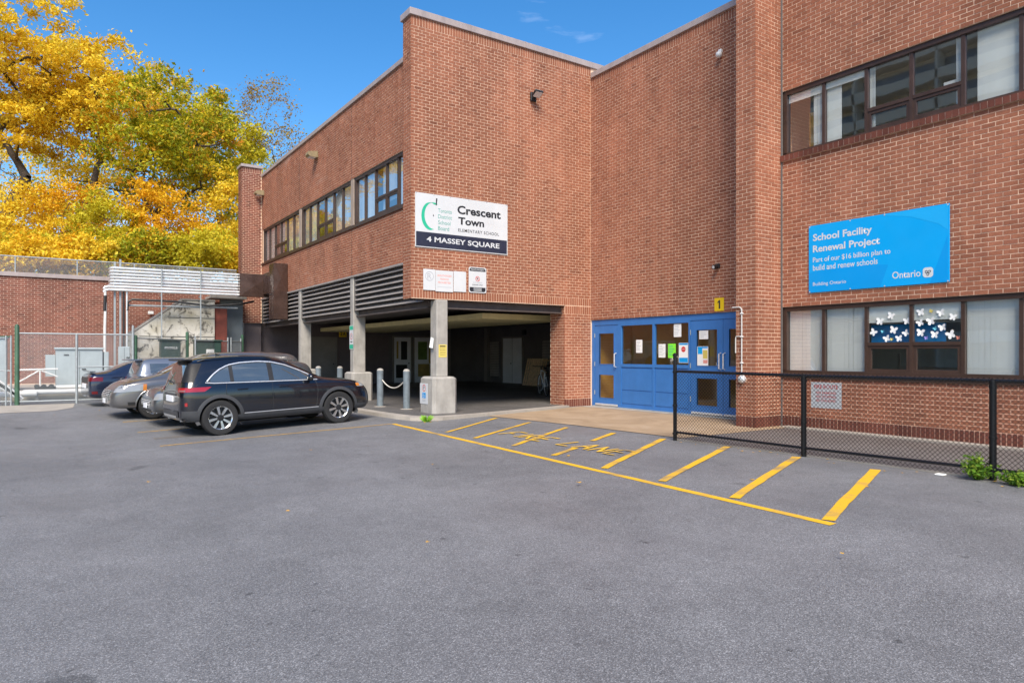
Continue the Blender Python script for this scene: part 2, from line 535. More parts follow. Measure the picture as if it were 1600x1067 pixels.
M['leaf_lime'] = leaf_mat('lime_yellow_leaves', [(0, (.35, .32, .02)), (.5, (.62, .55, .03)), (1, (.74, .56, .03))])
M['leaf_dull'] = leaf_mat('thin_ochre_leaves', [(0, (.20, .10, .02)), (.5, (.42, .27, .04)), (1, (.34, .31, .05))])
M['leaf_green'] = leaf_mat('green_weeds', [(0, (.06, .14, .012)), (.6, (.14, .28, .02)), (1, (.32, .40, .05))], .3)
M['bark'] = pmat('bark', (.075, .058, .045), .95, 0, .35, 5, .6, 18)
M['bark_pale'] = pmat('pale_bark', (.19, .165, .14), .95, 0, .3, 5, .4, 18)
M['litter'] = pmat('leaf_litter_ground', (.22, .14, .04), .95, 0, .4, 2.5, .5, 12)
M['lit_leaf'] = pmat('fallen_leaf', (.55, .30, .03), .7, 0, .3, 40)

# ------------------------------------------------------------------ ground
def sheet(name, pts, z, mat, parent=None, kind='structure', thick=0.0):
    mb = MB()
    if thick:
        mb.prism(pts, 'z', z - thick, z)
    else:
        mb.add([(x, y, z) for x, y in pts], [tuple(range(len(pts)))])
    o = mb.build(name, mat, parent)
    if parent is None: o['kind'] = kind
    return o

def zg(x, y):
    """the lot falls gently away from the building"""
    t = min(max((y - 15.8) / 5.7, 0), 1)
    return -min(max(6.2 - x, 0), 5.7) * .035 * (1 - t * t * (3 - 2 * t))
gx = [-300, -60, -20, -10, -6, -4] + [-3 + .5 * i for i in range(7)] + [.5, 1.0, 1.5, 2, 2.5, 3, 3.5, 4, 4.5, 5, 5.5, 6, 6.2, 8, 30, 300]
gy = [-300, -60, -20, -5, 0, 5, 10, 14, 15.8] + [16.2 + .4 * i for i in range(14)] + [23, 30, 60, 300]
gm = MB()
gm.add([(x, y, zg(x, y)) for y in gy for x in gx], [(j * len(gx) + i, j * len(gx) + i + 1, (j + 1) * len(gx) + i + 1, (j + 1) * len(gx) + i) for j in range(len(gy) - 1) for i in range(len(gx) - 1)])
o = gm.build('asphalt_lot', M['asphalt'], None, True); o['kind'] = 'structure'

# garage slab with its pale concrete lip, curving round the corner column
lip = [(7.35, 33.0), (6.62, 25.0), (6.50, 17.6), (6.55, 15.9), (6.62, 14.6), (6.72, 14.05), (6.95, 13.76), (7.35, 13.70), (8.0, 13.86), (8.74, 14.07), (10.2, 14.47), (11.5, 14.82), (12.0, 15.0)]
inner = [(7.60, 33.0), (6.92, 25.0), (6.80, 17.6), (6.84, 15.9), (6.93, 14.75), (7.05, 14.30), (7.28, 14.10), (7.55, 14.05), (8.0, 14.12), (8.74, 14.34), (10.2, 14.74), (11.5, 15.06), (12.0, 15.24)]
fl = MB()
fl.add([(x, y, .055) for x, y in inner] + [(19.2, 15.24, .055), (19.2, 33.0, .055)], [tuple(range(len(inner) + 2))[::-1]])
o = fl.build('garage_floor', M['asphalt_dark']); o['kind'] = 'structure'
kb = MB()
n = len(lip)
hs = [.075] * 8 + [.072, .062, .06, .06, .06]
vs = [(x, y, -.02) for x, y in lip] + [(x + .015, y + .015, h) for (x, y), h in zip(lip, hs)] + [(x, y, h) for (x, y), h in zip(inner, hs)]
fs = []
for i in range(n - 1):
    fs += [(i, i + 1, n + i + 1, n + i), (n + i, n + i + 1, 2 * n + i + 1, 2 * n + i)]
kb.add(vs, fs)
o = kb.build('kerb', M['kerb']); o['kind'] = 'structure'

sheet('concrete_pad', [(8.76, 14.02), (9.12, 11.16), (9.27, 8.45), (12.9, 8.45), (12.9, 15.15), (11.9, 14.95), (11.4, 14.76), (10.2, 14.43)], .010, M['pad'])
sheet('walkway', [(9.05, 8.45), (9.42, 1.0), (9.60, -2.2), (12.57, -2.2), (12.57, 8.45)], .006, M['asphalt_walk'])
sheet('kerb_strip', [(12.30, 8.6), (12.30, -2.2), (12.58, -2.2), (12.58, 8.6)], .03, M['kerb'], thick=.03)
sheet('kerb_strip', [(9.0, 8.40), (9.37, 1.0), (9.53, -2.2), (9.64, -2.2), (9.48, 1.0), (9.11, 8.40)], .016, M['kerb'], thick=.02)
sheet('door_apron', [(11.95, 14.98), (12.45, 15.02), (12.62, 13.0), (12.75, 9.3), (12.88, 9.3), (12.88, 15.14), (11.95, 15.10)], .016, M['kerb'])
# pale worn patch in front of the equipment yard and yard pads
sheet('yard_apron', [(-9, 20.6), (0.2, 21.6), (.65, 22.6), (.75, 24.5), (-9, 24.5)], .005, M['kerb'])
sheet('yard_pad', [(-12, 26.3), (7.0, 26.3), (7.0, 31.6), (-12, 31.6)], .34, M['kerb'], thick=.36)

# ------------------------------------------------------------------ painted lines
def stripe(a, b, w, mat, z=.004, name='ground_mark', taper=1.0):
    a, b = Vector((*a, 0)), Vector((*b, 0))
    d = (b - a).normalized()
    s = Vector((-d.y, d.x, 0))
    k = max(2, int((b - a).length / .25))
    rng = random.Random(int(a.x * 977 + b.y * 131))
    vs, fs = [], []
    for i in range(k + 1):
        p = a.lerp(b, i / k)
        ww = w * (1 + (taper - 1) * i / k) / 2
        q1, q2 = p + s * (ww + rng.uniform(-.006, .006)), p - s * (ww + rng.uniform(-.006, .006))
        vs += [Vector((q1.x, q1.y, zg(q1.x, q1.y) + z)), Vector((q2.x, q2.y, zg(q2.x, q2.y) + z))]
    for i in range(k):
        fs.append((2 * i, 2 * i + 1, 2 * i + 3, 2 * i + 2))
    mb = MB().add(vs, fs)
    o = mb.build(name, mat)
    o['kind'] = 'structure'
    return o
stripe((6.13, 13.63), (5.74, 3.48), .098, M['yellow_line'])
for i, (a, b) in enumerate([((6.27, 11.54), (8.66, 13.50)), ((6.26, 10.47), (8.70, 12.23)), ((6.25, 9.25), (6.83, 9.68)), ((7.62, 10.22), (8.71, 10.97)),
             ((6.15, 8.06), (6.93, 8.50)), ((7.72, 9.03), (8.82, 9.70)), ((6.02, 6.80), (8.93, 8.56)), ((5.97, 5.74), (9.04, 7.27)), ((5.90, 4.66), (8.95, 5.98)), ((5.82, 3.58), (8.80, 4.76))]):
    stripe(a, b, (.075, .078, .085, .088, .09, .092, .10, .10, .105, .11)[i], M['yellow_line'], .008, taper=1.12)
stripe((6.83, 9.66), (7.60, 10.18), .12, M['yellow_worn'], .008)
stripe((1.70, 13.73), (6.10, 13.65), .10, M['yellow_worn'])
stripe((1.60, 16.35), (6.3, 16.45), .10, M['yellow_worn'])
stripe((1.5, 18.35), (6.3, 18.5), .10, M['yellow_worn'])
stripe((1.75, 14.95), (2.9, 14.98), .30, M['yellow_faint'], .003)  # broad faint yellow patch on the asphalt at the SUV's tail

# FIRE LANE, hand painted with a narrow brush: tops of the letters point at the building
LET = {'F': [[(0, 0), (0, 1)], [(0, 1), (.8, .98)], [(0, .52), (.6, .5)]], 'I': [[(.3, 0), (.3, 1)]],
       'R': [[(0, 0), (0, 1)], [(0, 1), (.7, .92)], [(.7, .92), (.66, .56)], [(.66, .56), (0, .5)], [(.15, .5), (.8, 0)]],
       'E': [[(0, 0), (0, 1)], [(0, 1), (.75, 1)], [(0, .52), (.6, .5)], [(0, 0), (.78, .0)]],
       'L': [[(0, 1), (0, 0)], [(0, 0), (.75, .02)]], 'A': [[(0, 0), (.4, 1)], [(.4, 1), (.85, 0)], [(.17, .42), (.66, .42)]],
       'N': [[(0, 0), (0, 1)], [(0, 1), (.75, 0)], [(.75, 0), (.75, 1)]]}
fm = MB()
py = 10.74
rr = random.Random(5)
for ch in 'FIRE LANE':
    if ch == ' ':
        py -= .38; continue
    for st in LET[ch]:
        (u0, v0), (u1, v1) = st
        j = lambda: rr.uniform(-.012, .012)
        xb = 6.93 - (10.5 - py) * .015
        a = Vector((xb + v0 * .50 + j(), py - u0 * .33 + j() + v0 * .06, .012 + rr.uniform(0, .002)))
        b = Vector((xb + v1 * .50 + j(), py - u1 * .33 + j() + v1 * .06, a.z))
        d = (b - a).normalized(); s = Vector((-d.y, d.x, 0)) * .026
        fm.add([a + s, a - s, b - s, b + s], [(0, 1, 2, 3)])
    py -= .385 if ch != 'I' else .24
o = fm.build('fire_lane_lettering', M['yellow_letter']); o['kind'] = 'structure'

# ------------------------------------------------------------------ brickwork
CH, BL, MJ = .0762, .2075, .0055
def grid_cells(u0, u1, z0, z1, openings):
    us = sorted({u0, u1} | {min(max(o[0], u0), u1) for o in openings} | {min(max(o[1], u0), u1) for o in openings})
    zs = sorted({z0, z1} | {min(max(o[2], z0), z1) for o in openings} | {min(max(o[3], z0), z1) for o in openings})
    for a, b in zip(us, us[1:]):
        for c, d in zip(zs, zs[1:]):
            um, zm = (a + b) / 2, (c + d) / 2
            if b - a > 1e-4 and d - c > 1e-4 and not any(o[0] < um < o[1] and o[2] < zm < o[3] for o in openings):
                yield a, b, c, d

def brick_rects(u0, u1, z0, z1, openings=(), phase=0.0, seed=1):
    rng = random.Random(seed)
    out = []
    i0, i1 = round(z0 / CH), round(z1 / CH)
    for i in range(i0, i1):
        zc = (i + .5) * CH
        segs = [(u0, u1)]
        for o in openings:
            if o[2] < zc < o[3]:
                ns = []
                for a, b in segs:
                    if o[1] <= a or o[0] >= b: ns.append((a, b)); continue
                    if o[0] > a: ns.append((a, o[0]))
                    if o[1] < b: ns.append((o[1], b))
                segs = ns
        off = phase + (i % 2) * BL / 2
        for a, b in segs:
            k = math.floor((a - off) / BL)
            while off + k * BL < b:
                s, e = max(a, off + k * BL), min(b, off + (k + 1) * BL)
                if e - s > .035:
                    out.append((s + MJ, e - MJ, i * CH + MJ, (i + 1) * CH - MJ, rng.random() if rng.random() < .3 else rng.uniform(.25, .75)))
                k += 1
    return out

def soldier_rects(u0, u1, z0, z1, seed=2):
    rng = random.Random(seed)
    out, k = [], max(1, round((u1 - u0) / CH))
    w = (u1 - u0) / k
    for i in range(k):
        out.append((u0 + i * w + MJ, u0 + (i + 1) * w - MJ, z0 + MJ, z1 - MJ, rng.uniform(.2, .8)))
    return out

def bricks_mesh(name, rects, plane, mat, parent, seed=3, proud=0.0, kind='stuff'):
    """plane: ('x', X) faces -X with u = world Y;  ('y', Y) faces -Y with u = world X"""
    r = np.array(rects)
    rng = np.random.default_rng(seed)
    k = len(r)
    f = rng.normal(0, .0011, (k, 4)) * .5 + rng.normal(0, .0009, (k, 1)) + proud
    f = np.maximum(f, -.0012 + proud)
    jit = rng.normal(0, .0009, (k, 4))
    u = np.stack([r[:, 0], r[:, 1], r[:, 1], r[:, 0]], 1) + jit
    z = np.stack([r[:, 2], r[:, 2], r[:, 3], r[:, 3]], 1) + rng.normal(0, .0007, (k, 4))
    fr = f
    bk = np.full((k, 4), -.016)
    U = np.concatenate([u, u], 1); Z = np.concatenate([z, z], 1); D = np.concatenate([fr, bk], 1)
    if plane[0] == 'x':
        V = np.stack([plane[1] - D, U, Z], 2).reshape(-1, 3)
        order = [(3, 2, 1, 0), (0, 1, 5, 4), (1, 2, 6, 5), (2, 3, 7, 6), (3, 0, 4, 7)]
    else:
        V = np.stack([U, plane[1] - D, Z], 2).reshape(-1, 3)
        order = [(0, 1, 2, 3), (4, 5, 1, 0), (5, 6, 2, 1), (6, 7, 3, 2), (7, 4, 0, 3)]
    F = (np.arange(k)[:, None, None] * 8 + np.array(order)[None]).reshape(-1, 4)
    return np_mesh(name, V, F, mat, parent, np.repeat(r[:, 4], 5), kind=kind)

def mortar_wall(name, u0, u1, z0, z1, plane, openings, parent, thick=.2, mat=None, label=None):
    mb = MB()
    for a, b, c, d in grid_cells(u0, u1, z0, z1, openings):
        if plane[0] == 'x': mb.box(plane[1] + .0032, plane[1] + thick, a, b, c, d)
        else: mb.box(a, b, plane[1] + .0032, plane[1] + thick, c, d)
    return mb.build(name, mat or M['mortar'], parent, label=label)

school = thing('school_building', 'two-storey red brick school with open ground-floor garage and blue doors', 'building', (10.0, 15.15, 0))
XC, XB, XP, YA, XD = 12.57, 12.90, 11.73, 15.15, 7.85
c = lambda k: k * CH

# sign wall: hangs over the garage opening, its pier stands on the right
opA = [(7.28, 11.972, -1, c(37))]
wA = mortar_wall('brick_wall', 7.29, 13.10, 0, c(126), ('y', YA), opA, school, .44, label='brick wall that carries the white school sign')
rA = brick_rects(7.28, 12.90, c(40), c(123), [], 0.0, 11) + brick_rects(11.95, 12.90, c(3), c(40), [(11, 13, c(34), c(40))], .07, 12)
rA += soldier_rects(7.28, 12.90, c(37) + .012, c(40), 13) + soldier_rects(11.97, 12.90, c(34) , c(37), 14) + soldier_rects(7.28, 12.90, c(123), c(126), 15)
bricks_mesh('bricks', rA, ('y', YA), M['brick'], wA, 21)
bricks_mesh('bricks', soldier_rects(11.95, 12.90, 0, c(3), 16), ('y', YA), M['brick_base'], wA, 22, .004)
wA2 = mortar_wall('brick_wall', 15.16, 15.60, c(37), c(126), ('x', 7.28), [], school, .3, label='narrow brick end of the sign wall')
bricks_mesh('bricks', brick_rects(15.15, 15.60, c(37), c(126), [], .05, 17), ('x', 7.28), M['brick'], wA2, 23)
wA3 = mortar_wall('brick_wall', 15.17, 15.8, 0, c(37), ('x', 11.95), [], school, .2, label='inner face of the brick pier at the garage opening')
bricks_mesh('bricks', brick_rects(15.16, 15.8, 0, c(37), [], .0, 18), ('x', 11.95), M['brick'], wA3, 24)

MB().box(7.30, 11.95, 15.135, 15.60, c(37) - .014, c(37) - .003).build('lintel_plate', M['brown_metal'], school)
# door wall
opB = [(9.28, 15.3, -1, c(32))]
wB = mortar_wall('brick_wall', 8.9, 15.15, 0, c(122), ('x', XB), opB, school, .25, label='brick wall above the blue entrance')
rB = brick_rects(8.9, 15.15, c(33), c(119), [], .02, 31) + brick_rects(8.9, 15.15, c(32), c(33), [], .1, 32) + soldier_rects(8.9, 15.15, c(119), c(122), 33)
bricks_mesh('bricks', rB, ('x', XB), M['brick'], wB, 34)

# fin pier between the doors and the classroom wall
wP = mortar_wall('brick_wall', 8.766, 9.225, 0, 12.0, ('x', XP), [], school, .3, label='front of the tall brick pier right of the blue doors')
bricks_mesh('bricks', brick_rects(8.755, 9.225, c(3), c(157), [], .04, 41), ('x', XP), M['brick'], wP, 42)
bricks_mesh('bricks', soldier_rects(8.755, 9.225, 0, c(3), 43), ('x', XP), M['brick_base'], wP, 44, .004)
wP2 = mortar_wall('brick_wall', 11.741, 12.90, 0, 12.0, ('y', 8.755), [], school, .45, label='side of the tall brick pier facing the classroom windows')
bricks_mesh('bricks', brick_rects(11.73, 12.57, c(3), c(157), [], .0, 45), ('y', 8.755), M['brick'], wP2, 46)
bricks_mesh('bricks', soldier_rects(11.73, 12.57, 0, c(3), 47), ('y', 8.755), M['brick_base'], wP2, 48, .004)
MB().box(12.545, 12.575, 8.725, 8.751, 0, 12).build('caulk_joint', M['caulk'], school)

# classroom wall
YC0, YC1, ZC1 = -1.2, 8.75, c(136)
opC = [(YC0 + .4, 8.75, c(71), c(90)), (YC0 + .4, 8.75, c(13), c(32))]
wC = mortar_wall('brick_wall', YC0, YC1, 0, ZC1, ('x', XC), opC, school, .25, label='brick classroom wall with the bright blue sign')
rC = brick_rects(YC0, YC1, c(3), ZC1, opC, .0, 51)
# the bricks that show largest are single pieces
camp = np.array([0, 0, CAM_H])
def size_key(r):
    uc, zc = (r[0] + r[1]) / 2, (r[2] + r[3]) / 2
    d = XC * .5584 + uc * .8296
    inside = uc > 4.56 and zc < 1.48 + d * .509
    behind_sign = 5.50 < uc < 8.16 and 2.66 < zc < 4.03
    full = (r[1] - r[0]) > .18
    return (0 if inside and full and not behind_sign and zc > .9 else 1, d)
rC.sort(key=size_key)
near, rest = rC[:300], rC[300:]
bricks_mesh('bricks', rest, ('x', XC), M['brick'], wC, 52)
bricks_mesh('bricks', soldier_rects(YC0, YC1, 0, c(3), 53), ('x', XC), M['brick_base'], wC, 54, .004)
# rowlock sills
for zs in (c(71),):
    sl = MB()
    k = round((8.75 - YC0 - .4) / .105)
    rects = []
    for i in range(k):
        a = YC0 + .4 + i * (8.75 - YC0 - .4) / k
        rects.append((a + .004, a + (8.75 - YC0 - .4) / k - .004, zs + .004, zs + .118, random.uniform(.15, .6)))
    MB().box(XC - .045, XC + .12, YC0 + .4, 8.75, zs + .002, zs + .112).build('sill_bed', M['mortar_old'], school)
    bricks_mesh('sill_bricks', rects, ('x', XC - .05), M['brick_base'], school, 55)
variants = []
rng = random.Random(9)
for kx in range(14):
    w2, h2 = (BL - 2 * MJ) / 2, (CH - 2 * MJ) / 2
    j = lambda s: rng.gauss(0, s)
    V = [(-.0 + j(.0009), -w2 + j(.0009), -h2 + j(.0007)), (j(.0009), w2 + j(.0009), -h2 + j(.0007)), (j(.0009), w2 + j(.0009), h2 + j(.0007)), (j(.0009), -w2 + j(.0009), h2 + j(.0007)),
         (.016, -w2, -h2), (.016, w2, -h2), (.016, w2, h2), (.016, -w2, h2)]
    me = bpy.data.meshes.new('brick')
    me.from_pydata(V, [], [(3, 2, 1, 0), (0, 1, 5, 4), (1, 2, 6, 5), (2, 3, 7, 6), (3, 0, 4, 7)])
    me.materials.append(M['brick'])
    a = me.attributes.new('tint', 'FLOAT', 'FACE')
    t = rng.random() if rng.random() < .3 else rng.uniform(.25, .75)
    a.data.foreach_set('value', [t] * 5)
    variants.append(me)
bo = BASE[wC.name]
for r in near:
    o = bpy.data.objects.new('brick', rng.choice(variants))
    COL.objects.link(o)
    o.parent = wC
    o.location = (XC - rng.uniform(-.001, .0015) - bo.x, (r[0] + r[1]) / 2 - bo.y, (r[2] + r[3]) / 2 - bo.z)

# long side wall over the louvres
opD = [(15.5, 31.05, c(71), c(90))]
wD = mortar_wall('brick_wall', 15.5, 31.2, c(51), c(120), ('x', XD), opD, school, .25, label='long brick side wall with ribbon windows over the parked cars')
bricks_mesh('bricks', brick_rects(15.5, 31.2, c(51), c(120), opD, .0, 61), ('x', XD), M['brick_long'], wD, 62)
MB().box(XD - .04, XD + .1, 15.5, 31.15, c(71) - .09, c(71) - .004).build('window_sill', M['brown'], school)
for yj in (20.5, 25.75):
    for z0, z1 in ((c(51), c(71) - .09), (c(90), c(120))):
        MB().box(XD - .003, XD + .004, yj - .008, yj + .008, z0, z1).build('movement_joint', M['skin_dark'], school)

# far pier of the side wall
wF = mortar_wall('brick_wall', 7.04, 7.85, c(37), c(125), ('y', 31.2), [], school, .6, label='brick pier at the far end of the side wall')
bricks_mesh('bricks', brick_rects(7.03, 7.84, c(37), c(122), [], .03, 71) + soldier_rects(7.03, 7.84, c(122), c(125), 72), ('y', 31.2), M['brick_old'], wF, 73)
wF2 = mortar_wall('brick_wall', 31.21, 31.9, c(37), c(125), ('x', 7.03), [], school, .3, label='outer side of the far brick pier')
bricks_mesh('bricks', brick_rects(31.2, 31.9, c(37), c(125), [], .0, 74), ('x', 7.03), M['brick_old'], wF2, 75)

# copings
def coping(pts):
    return MB().prism(*pts)
MB().bbox(7.23, 13.35, 15.10, 15.66, c(126), c(126) + .165, .008).build('coping', M['coping'], school)
MB().bbox(12.85, 13.25, 8.9, 15.10, c(122), c(122) + .15, .008).build('coping', M['coping'], school)
MB().bbox(7.80, 8.20, 15.61, 31.12, c(120), c(120) + .135, .008).build('coping', M['coping'], school)
MB().bbox(6.98, 7.90, 31.14, 31.95, c(125), c(125) + .12, .008).build('coping', M['coping'], school)
for xj in (8.9, 10.6, 12.3):
    MB().box(xj - .012, xj + .012, 15.085, 15.10, c(126) + .004, c(126) + .16).build('coping_seam', M['coping'], school)
# roof decks and floor over the garage
MB().box(8.05, 20, 15.60, 32.4, 8.7, 8.9).build('roof', M['ceiling'], school)
MB().box(13.15, 22, -1.2, 15.58, 8.6, 8.8).build('roof', M['ceiling'], school)

# ------------------------------------------------------------------ garage
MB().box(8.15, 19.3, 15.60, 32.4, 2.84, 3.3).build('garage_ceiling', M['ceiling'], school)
MB().box(8.25, 11.95, 15.32, 15.56, 2.605, 2.815).build('steel_beam', M['beam'], school)
MB().box(8.25, 11.95, 15.24, 15.32, 2.605, 2.63).build('beam_flange', M['beam'], school)
MB().box(8.02, 8.22, 15.60, 31.2, 2.625, 2.80).build('steel_beam', M['beam'], school)
MB().box(7.93, 8.02, 15.60, 31.2, 2.625, 2.66).build('beam_flange', M['beam'], school)
MB().bbox(10.45, 13.6, 17.05, 31.2, 2.50, 2.66, .006).build('soffit_panel', M['soffit'], school, label='cream yellow dropped soffit under the garage ceiling')
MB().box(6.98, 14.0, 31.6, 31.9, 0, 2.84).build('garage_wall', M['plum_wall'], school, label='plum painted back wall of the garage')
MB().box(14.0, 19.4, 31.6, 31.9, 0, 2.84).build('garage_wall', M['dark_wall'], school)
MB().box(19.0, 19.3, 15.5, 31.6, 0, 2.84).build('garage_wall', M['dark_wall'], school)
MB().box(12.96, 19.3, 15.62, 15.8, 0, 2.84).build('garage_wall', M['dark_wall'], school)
MB().box(7.0, 7.12, 31.2, 31.6, 0, c(37)).build('concrete_strip', M['concrete'], school)
MB().box(7.12, 7.85, 31.30, 31.6, 0, c(37)).build('garage_wall', M['plum_wall'], school)
# bay dividers at the back
MB().box(16.75, 17.3, 31.35, 31.6, 0, 2.84).build('wall_pier', M['grey_door'], school)
MB().box(18.8, 19.0, 30.2, 30.5, 0, 2.84).build('wall_pier', M['grey_door'], school)
def simple_door(plane, u0, u1, h, mat, split=False, name='garage_door', label=None, panes=()):
    mb = MB()
    if plane[0] == 'y': mb.bbox(u0, u1, plane[1] - .05, plane[1], 0.06, h, .006)
    else: mb.bbox(plane[1] - .05, plane[1], u0, u1, 0.06, h, .006)
    d = mb.build(name, mat, school, label=label)
    fr = MB()
    for a, b, z0, z1 in ((u0 - .07, u0 - .004, .06, h + .07), (u1 + .004, u1 + .07, .06, h + .07), (u0 - .004, u1 + .004, h + .004, h + .07)):
        if plane[0] == 'y': fr.box(a, b, plane[1] - .07, plane[1], z0, z1)
        else: fr.box(plane[1] - .07, plane[1], a, b, z0, z1)
    fr.build('frame', M['grey_door'], d)
    if split:
        um = (u0 + u1) / 2
        s = MB()
        if plane[0] == 'y': s.box(um - .008, um + .008, plane[1] - .054, plane[1] - .02, .06, h)
        else: s.box(plane[1] - .054, plane[1] - .02, um - .008, um + .008, .06, h)
        s.build('meeting_joint', M['skin_dark'], d)
    for (a, b, z0, z1, m) in panes:
        p = MB()
        if plane[0] == 'y': p.box(a, b, plane[1] - .056, plane[1] - .03, z0, z1)
        else: p.box(plane[1] - .056, plane[1] - .03, a, b, z0, z1)
        p.build('pane', m, d)
    k = MB()
    uk = u1 - .12 if not split else (u0 + u1) / 2 + .06
    if plane[0] == 'y': k.ball((uk, plane[1] - .09, 1.02), .035, 8, 6)
    else: k.ball((plane[1] - .09, uk, 1.02), .035, 8, 6)
    k.build('knob', M['skin_dark'], d, smooth=True)
    return d
PG = pmat('lit_lobby_green', (.10, .16, .04), .5, 0, .5, 3)
PY = pmat('lobby_ochre', (.36, .26, .08), .5, 0, .3, 3)
simple_door(('y', 31.6), 14.25, 15.15, 2.30, M['white_door'], panes=((14.38, 14.48, 1.25, 2.1, PY), (14.62, 14.95, 1.2, 2.1, M['skin_dark']), (14.35, 14.95, .3, .95, M['skin_dark'])), label='white garage door with dark panes')
simple_door(('y', 31.6), 15.35, 16.55, 2.30, M['white_door'], panes=((15.55, 16.05, 1.2, 2.1, PG), (16.15, 16.4, 1.0, 2.1, PY), (15.55, 16.2, .35, .98, PY)), label='white garage door with green and ochre panes')
simple_door(('y', 31.6), 10.18, 11.30, 2.2, M['grey_door'], label='plain grey steel door at the back of the garage')
simple_door(('x', 19.0), 27.3, 28.97, 2.25, M['white_door'], True, label='white double door deep in the garage')
for y0, y1 in ((29.3, 30.1), (23.4, 25.6)):
    mb = MB()
    mb.box(18.94, 19.0, y0, y1, .3, 2.1)
    g = mb.build('wall_louvre', M['dark_wall'], school)
    for i in range(14):
        z = .36 + i * .125
        MB().prism([(18.90, z), (18.94, z + .10), (18.932, z + .105), (18.892, z + .005)], 'y', y0, y1).build('slat', M['louvre'], g)
MB().box(18.9, 19.0, 27.0, 27.2, 2.38, 2.62).build('wall_box', M['skin_dark'], school)

# garage columns on their concrete bases
def column(x0, x1, y0, y1, zt, bx0, bx1, by0, by1, zb=.88):
    cb = MB()
    ch = .07
    cb.prism([(bx0 + ch, by0), (bx1 - ch, by0), (bx1, by0 + ch), (bx1, by1 - ch), (bx1 - ch, by1), (bx0 + ch, by1), (bx0, by1 - ch), (bx0, by0 + ch)], 'z', 0, zb)
    c2 = .06
    k = len(cb.v)
    top = [(bx0 + ch, by0), (bx1 - ch, by0), (bx1, by0 + ch), (bx1, by1 - ch), (bx1 - ch, by1), (bx0 + ch, by1), (bx0, by1 - ch), (bx0, by0 + ch)]
    cx, cy = (bx0 + bx1) / 2, (by0 + by1) / 2
    in_ = [(cx + (x - cx) * .84, cy + (y - cy) * .84) for x, y in top]
    cb.add([(x, y, zb + .001) for x, y in top] + [(x, y, zb + .05) for x, y in in_], [(i, (i + 1) % 8, 8 + (i + 1) % 8, 8 + i) for i in range(8)] + [tuple(range(8, 16))])
    base = cb.build('column_base', M['concrete'], school)
    col = MB().bbox(x0, x1, y0, y1, zb + .04, zt, .02)
    return col.build('column', M['concrete'], school), base
column(7.905, 8.215, 15.02, 15.36, 2.80, 7.66, 8.32, 14.72, 15.46)
for yc in (20.48, 25.75):
    column(7.84, 8.24, yc - .13, yc + .13, 3.84, 7.72, 8.40, yc - .35, yc + .35)

# louvres under the side wall
MB().box(XD - .035, XD + .1, 15.62, 31.18, c(51) - .06, c(51) - .004).build('flashing', M['louvre'], school)
for (y0, y1) in ((15.62, 20.33), (20.63, 25.60), (25.90, 31.15)):
    bay = MB()
    bay.box(8.12, 8.14, y0 - .3, y1 + .3, 2.80, 3.95)
    for ya in (y0, y1 - .05):
        bay.box(7.86, 8.10, ya, ya + .05, 2.80, 3.82)
    b = bay.build('louvre_bay', M['ceiling'], school)
    for i in range(7):
        z = 2.80 + i * .150
        MB().prism([(7.86, z), (7.88, z), (8.06, z + .125), (8.06, z + .14), (8.04, z + .14), (7.86, z + .018)], 'y', y0 + .052, y1 - .052).build('slat', M['louvre'], b)

# ------------------------------------------------------------------ windows
def blind(parent, x, y0, y1, z0, z1, mat, vertical=True, sway=0.0):
    mb = MB()
    if vertical:
        k = max(3, int((y1 - y0) / .085))
        w = (y1 - y0) / k
        for i in range(k):
            a = y0 + i * w
            d = .005 + random.uniform(-.004, .004)
            mb.add([(x - d / 2, a, z0), (x + d / 2, a + w * 1.02, z0), (x + d / 2, a + w * 1.02, z1), (x - d / 2, a, z1)], [(0, 3, 2, 1)])
    else:
        mb.box(x, x + .004, y0, y1, z0, z1)
    return mb.build('blind', mat, parent)

def pane_x(x, y0, y1, z0, z1, mat, parent):
    return MB().add([(x, y0, z0), (x, y1, z0), (x, y1, z1), (x, y0, z1)], [(3, 2, 1, 0)]).build('pane', mat, parent)

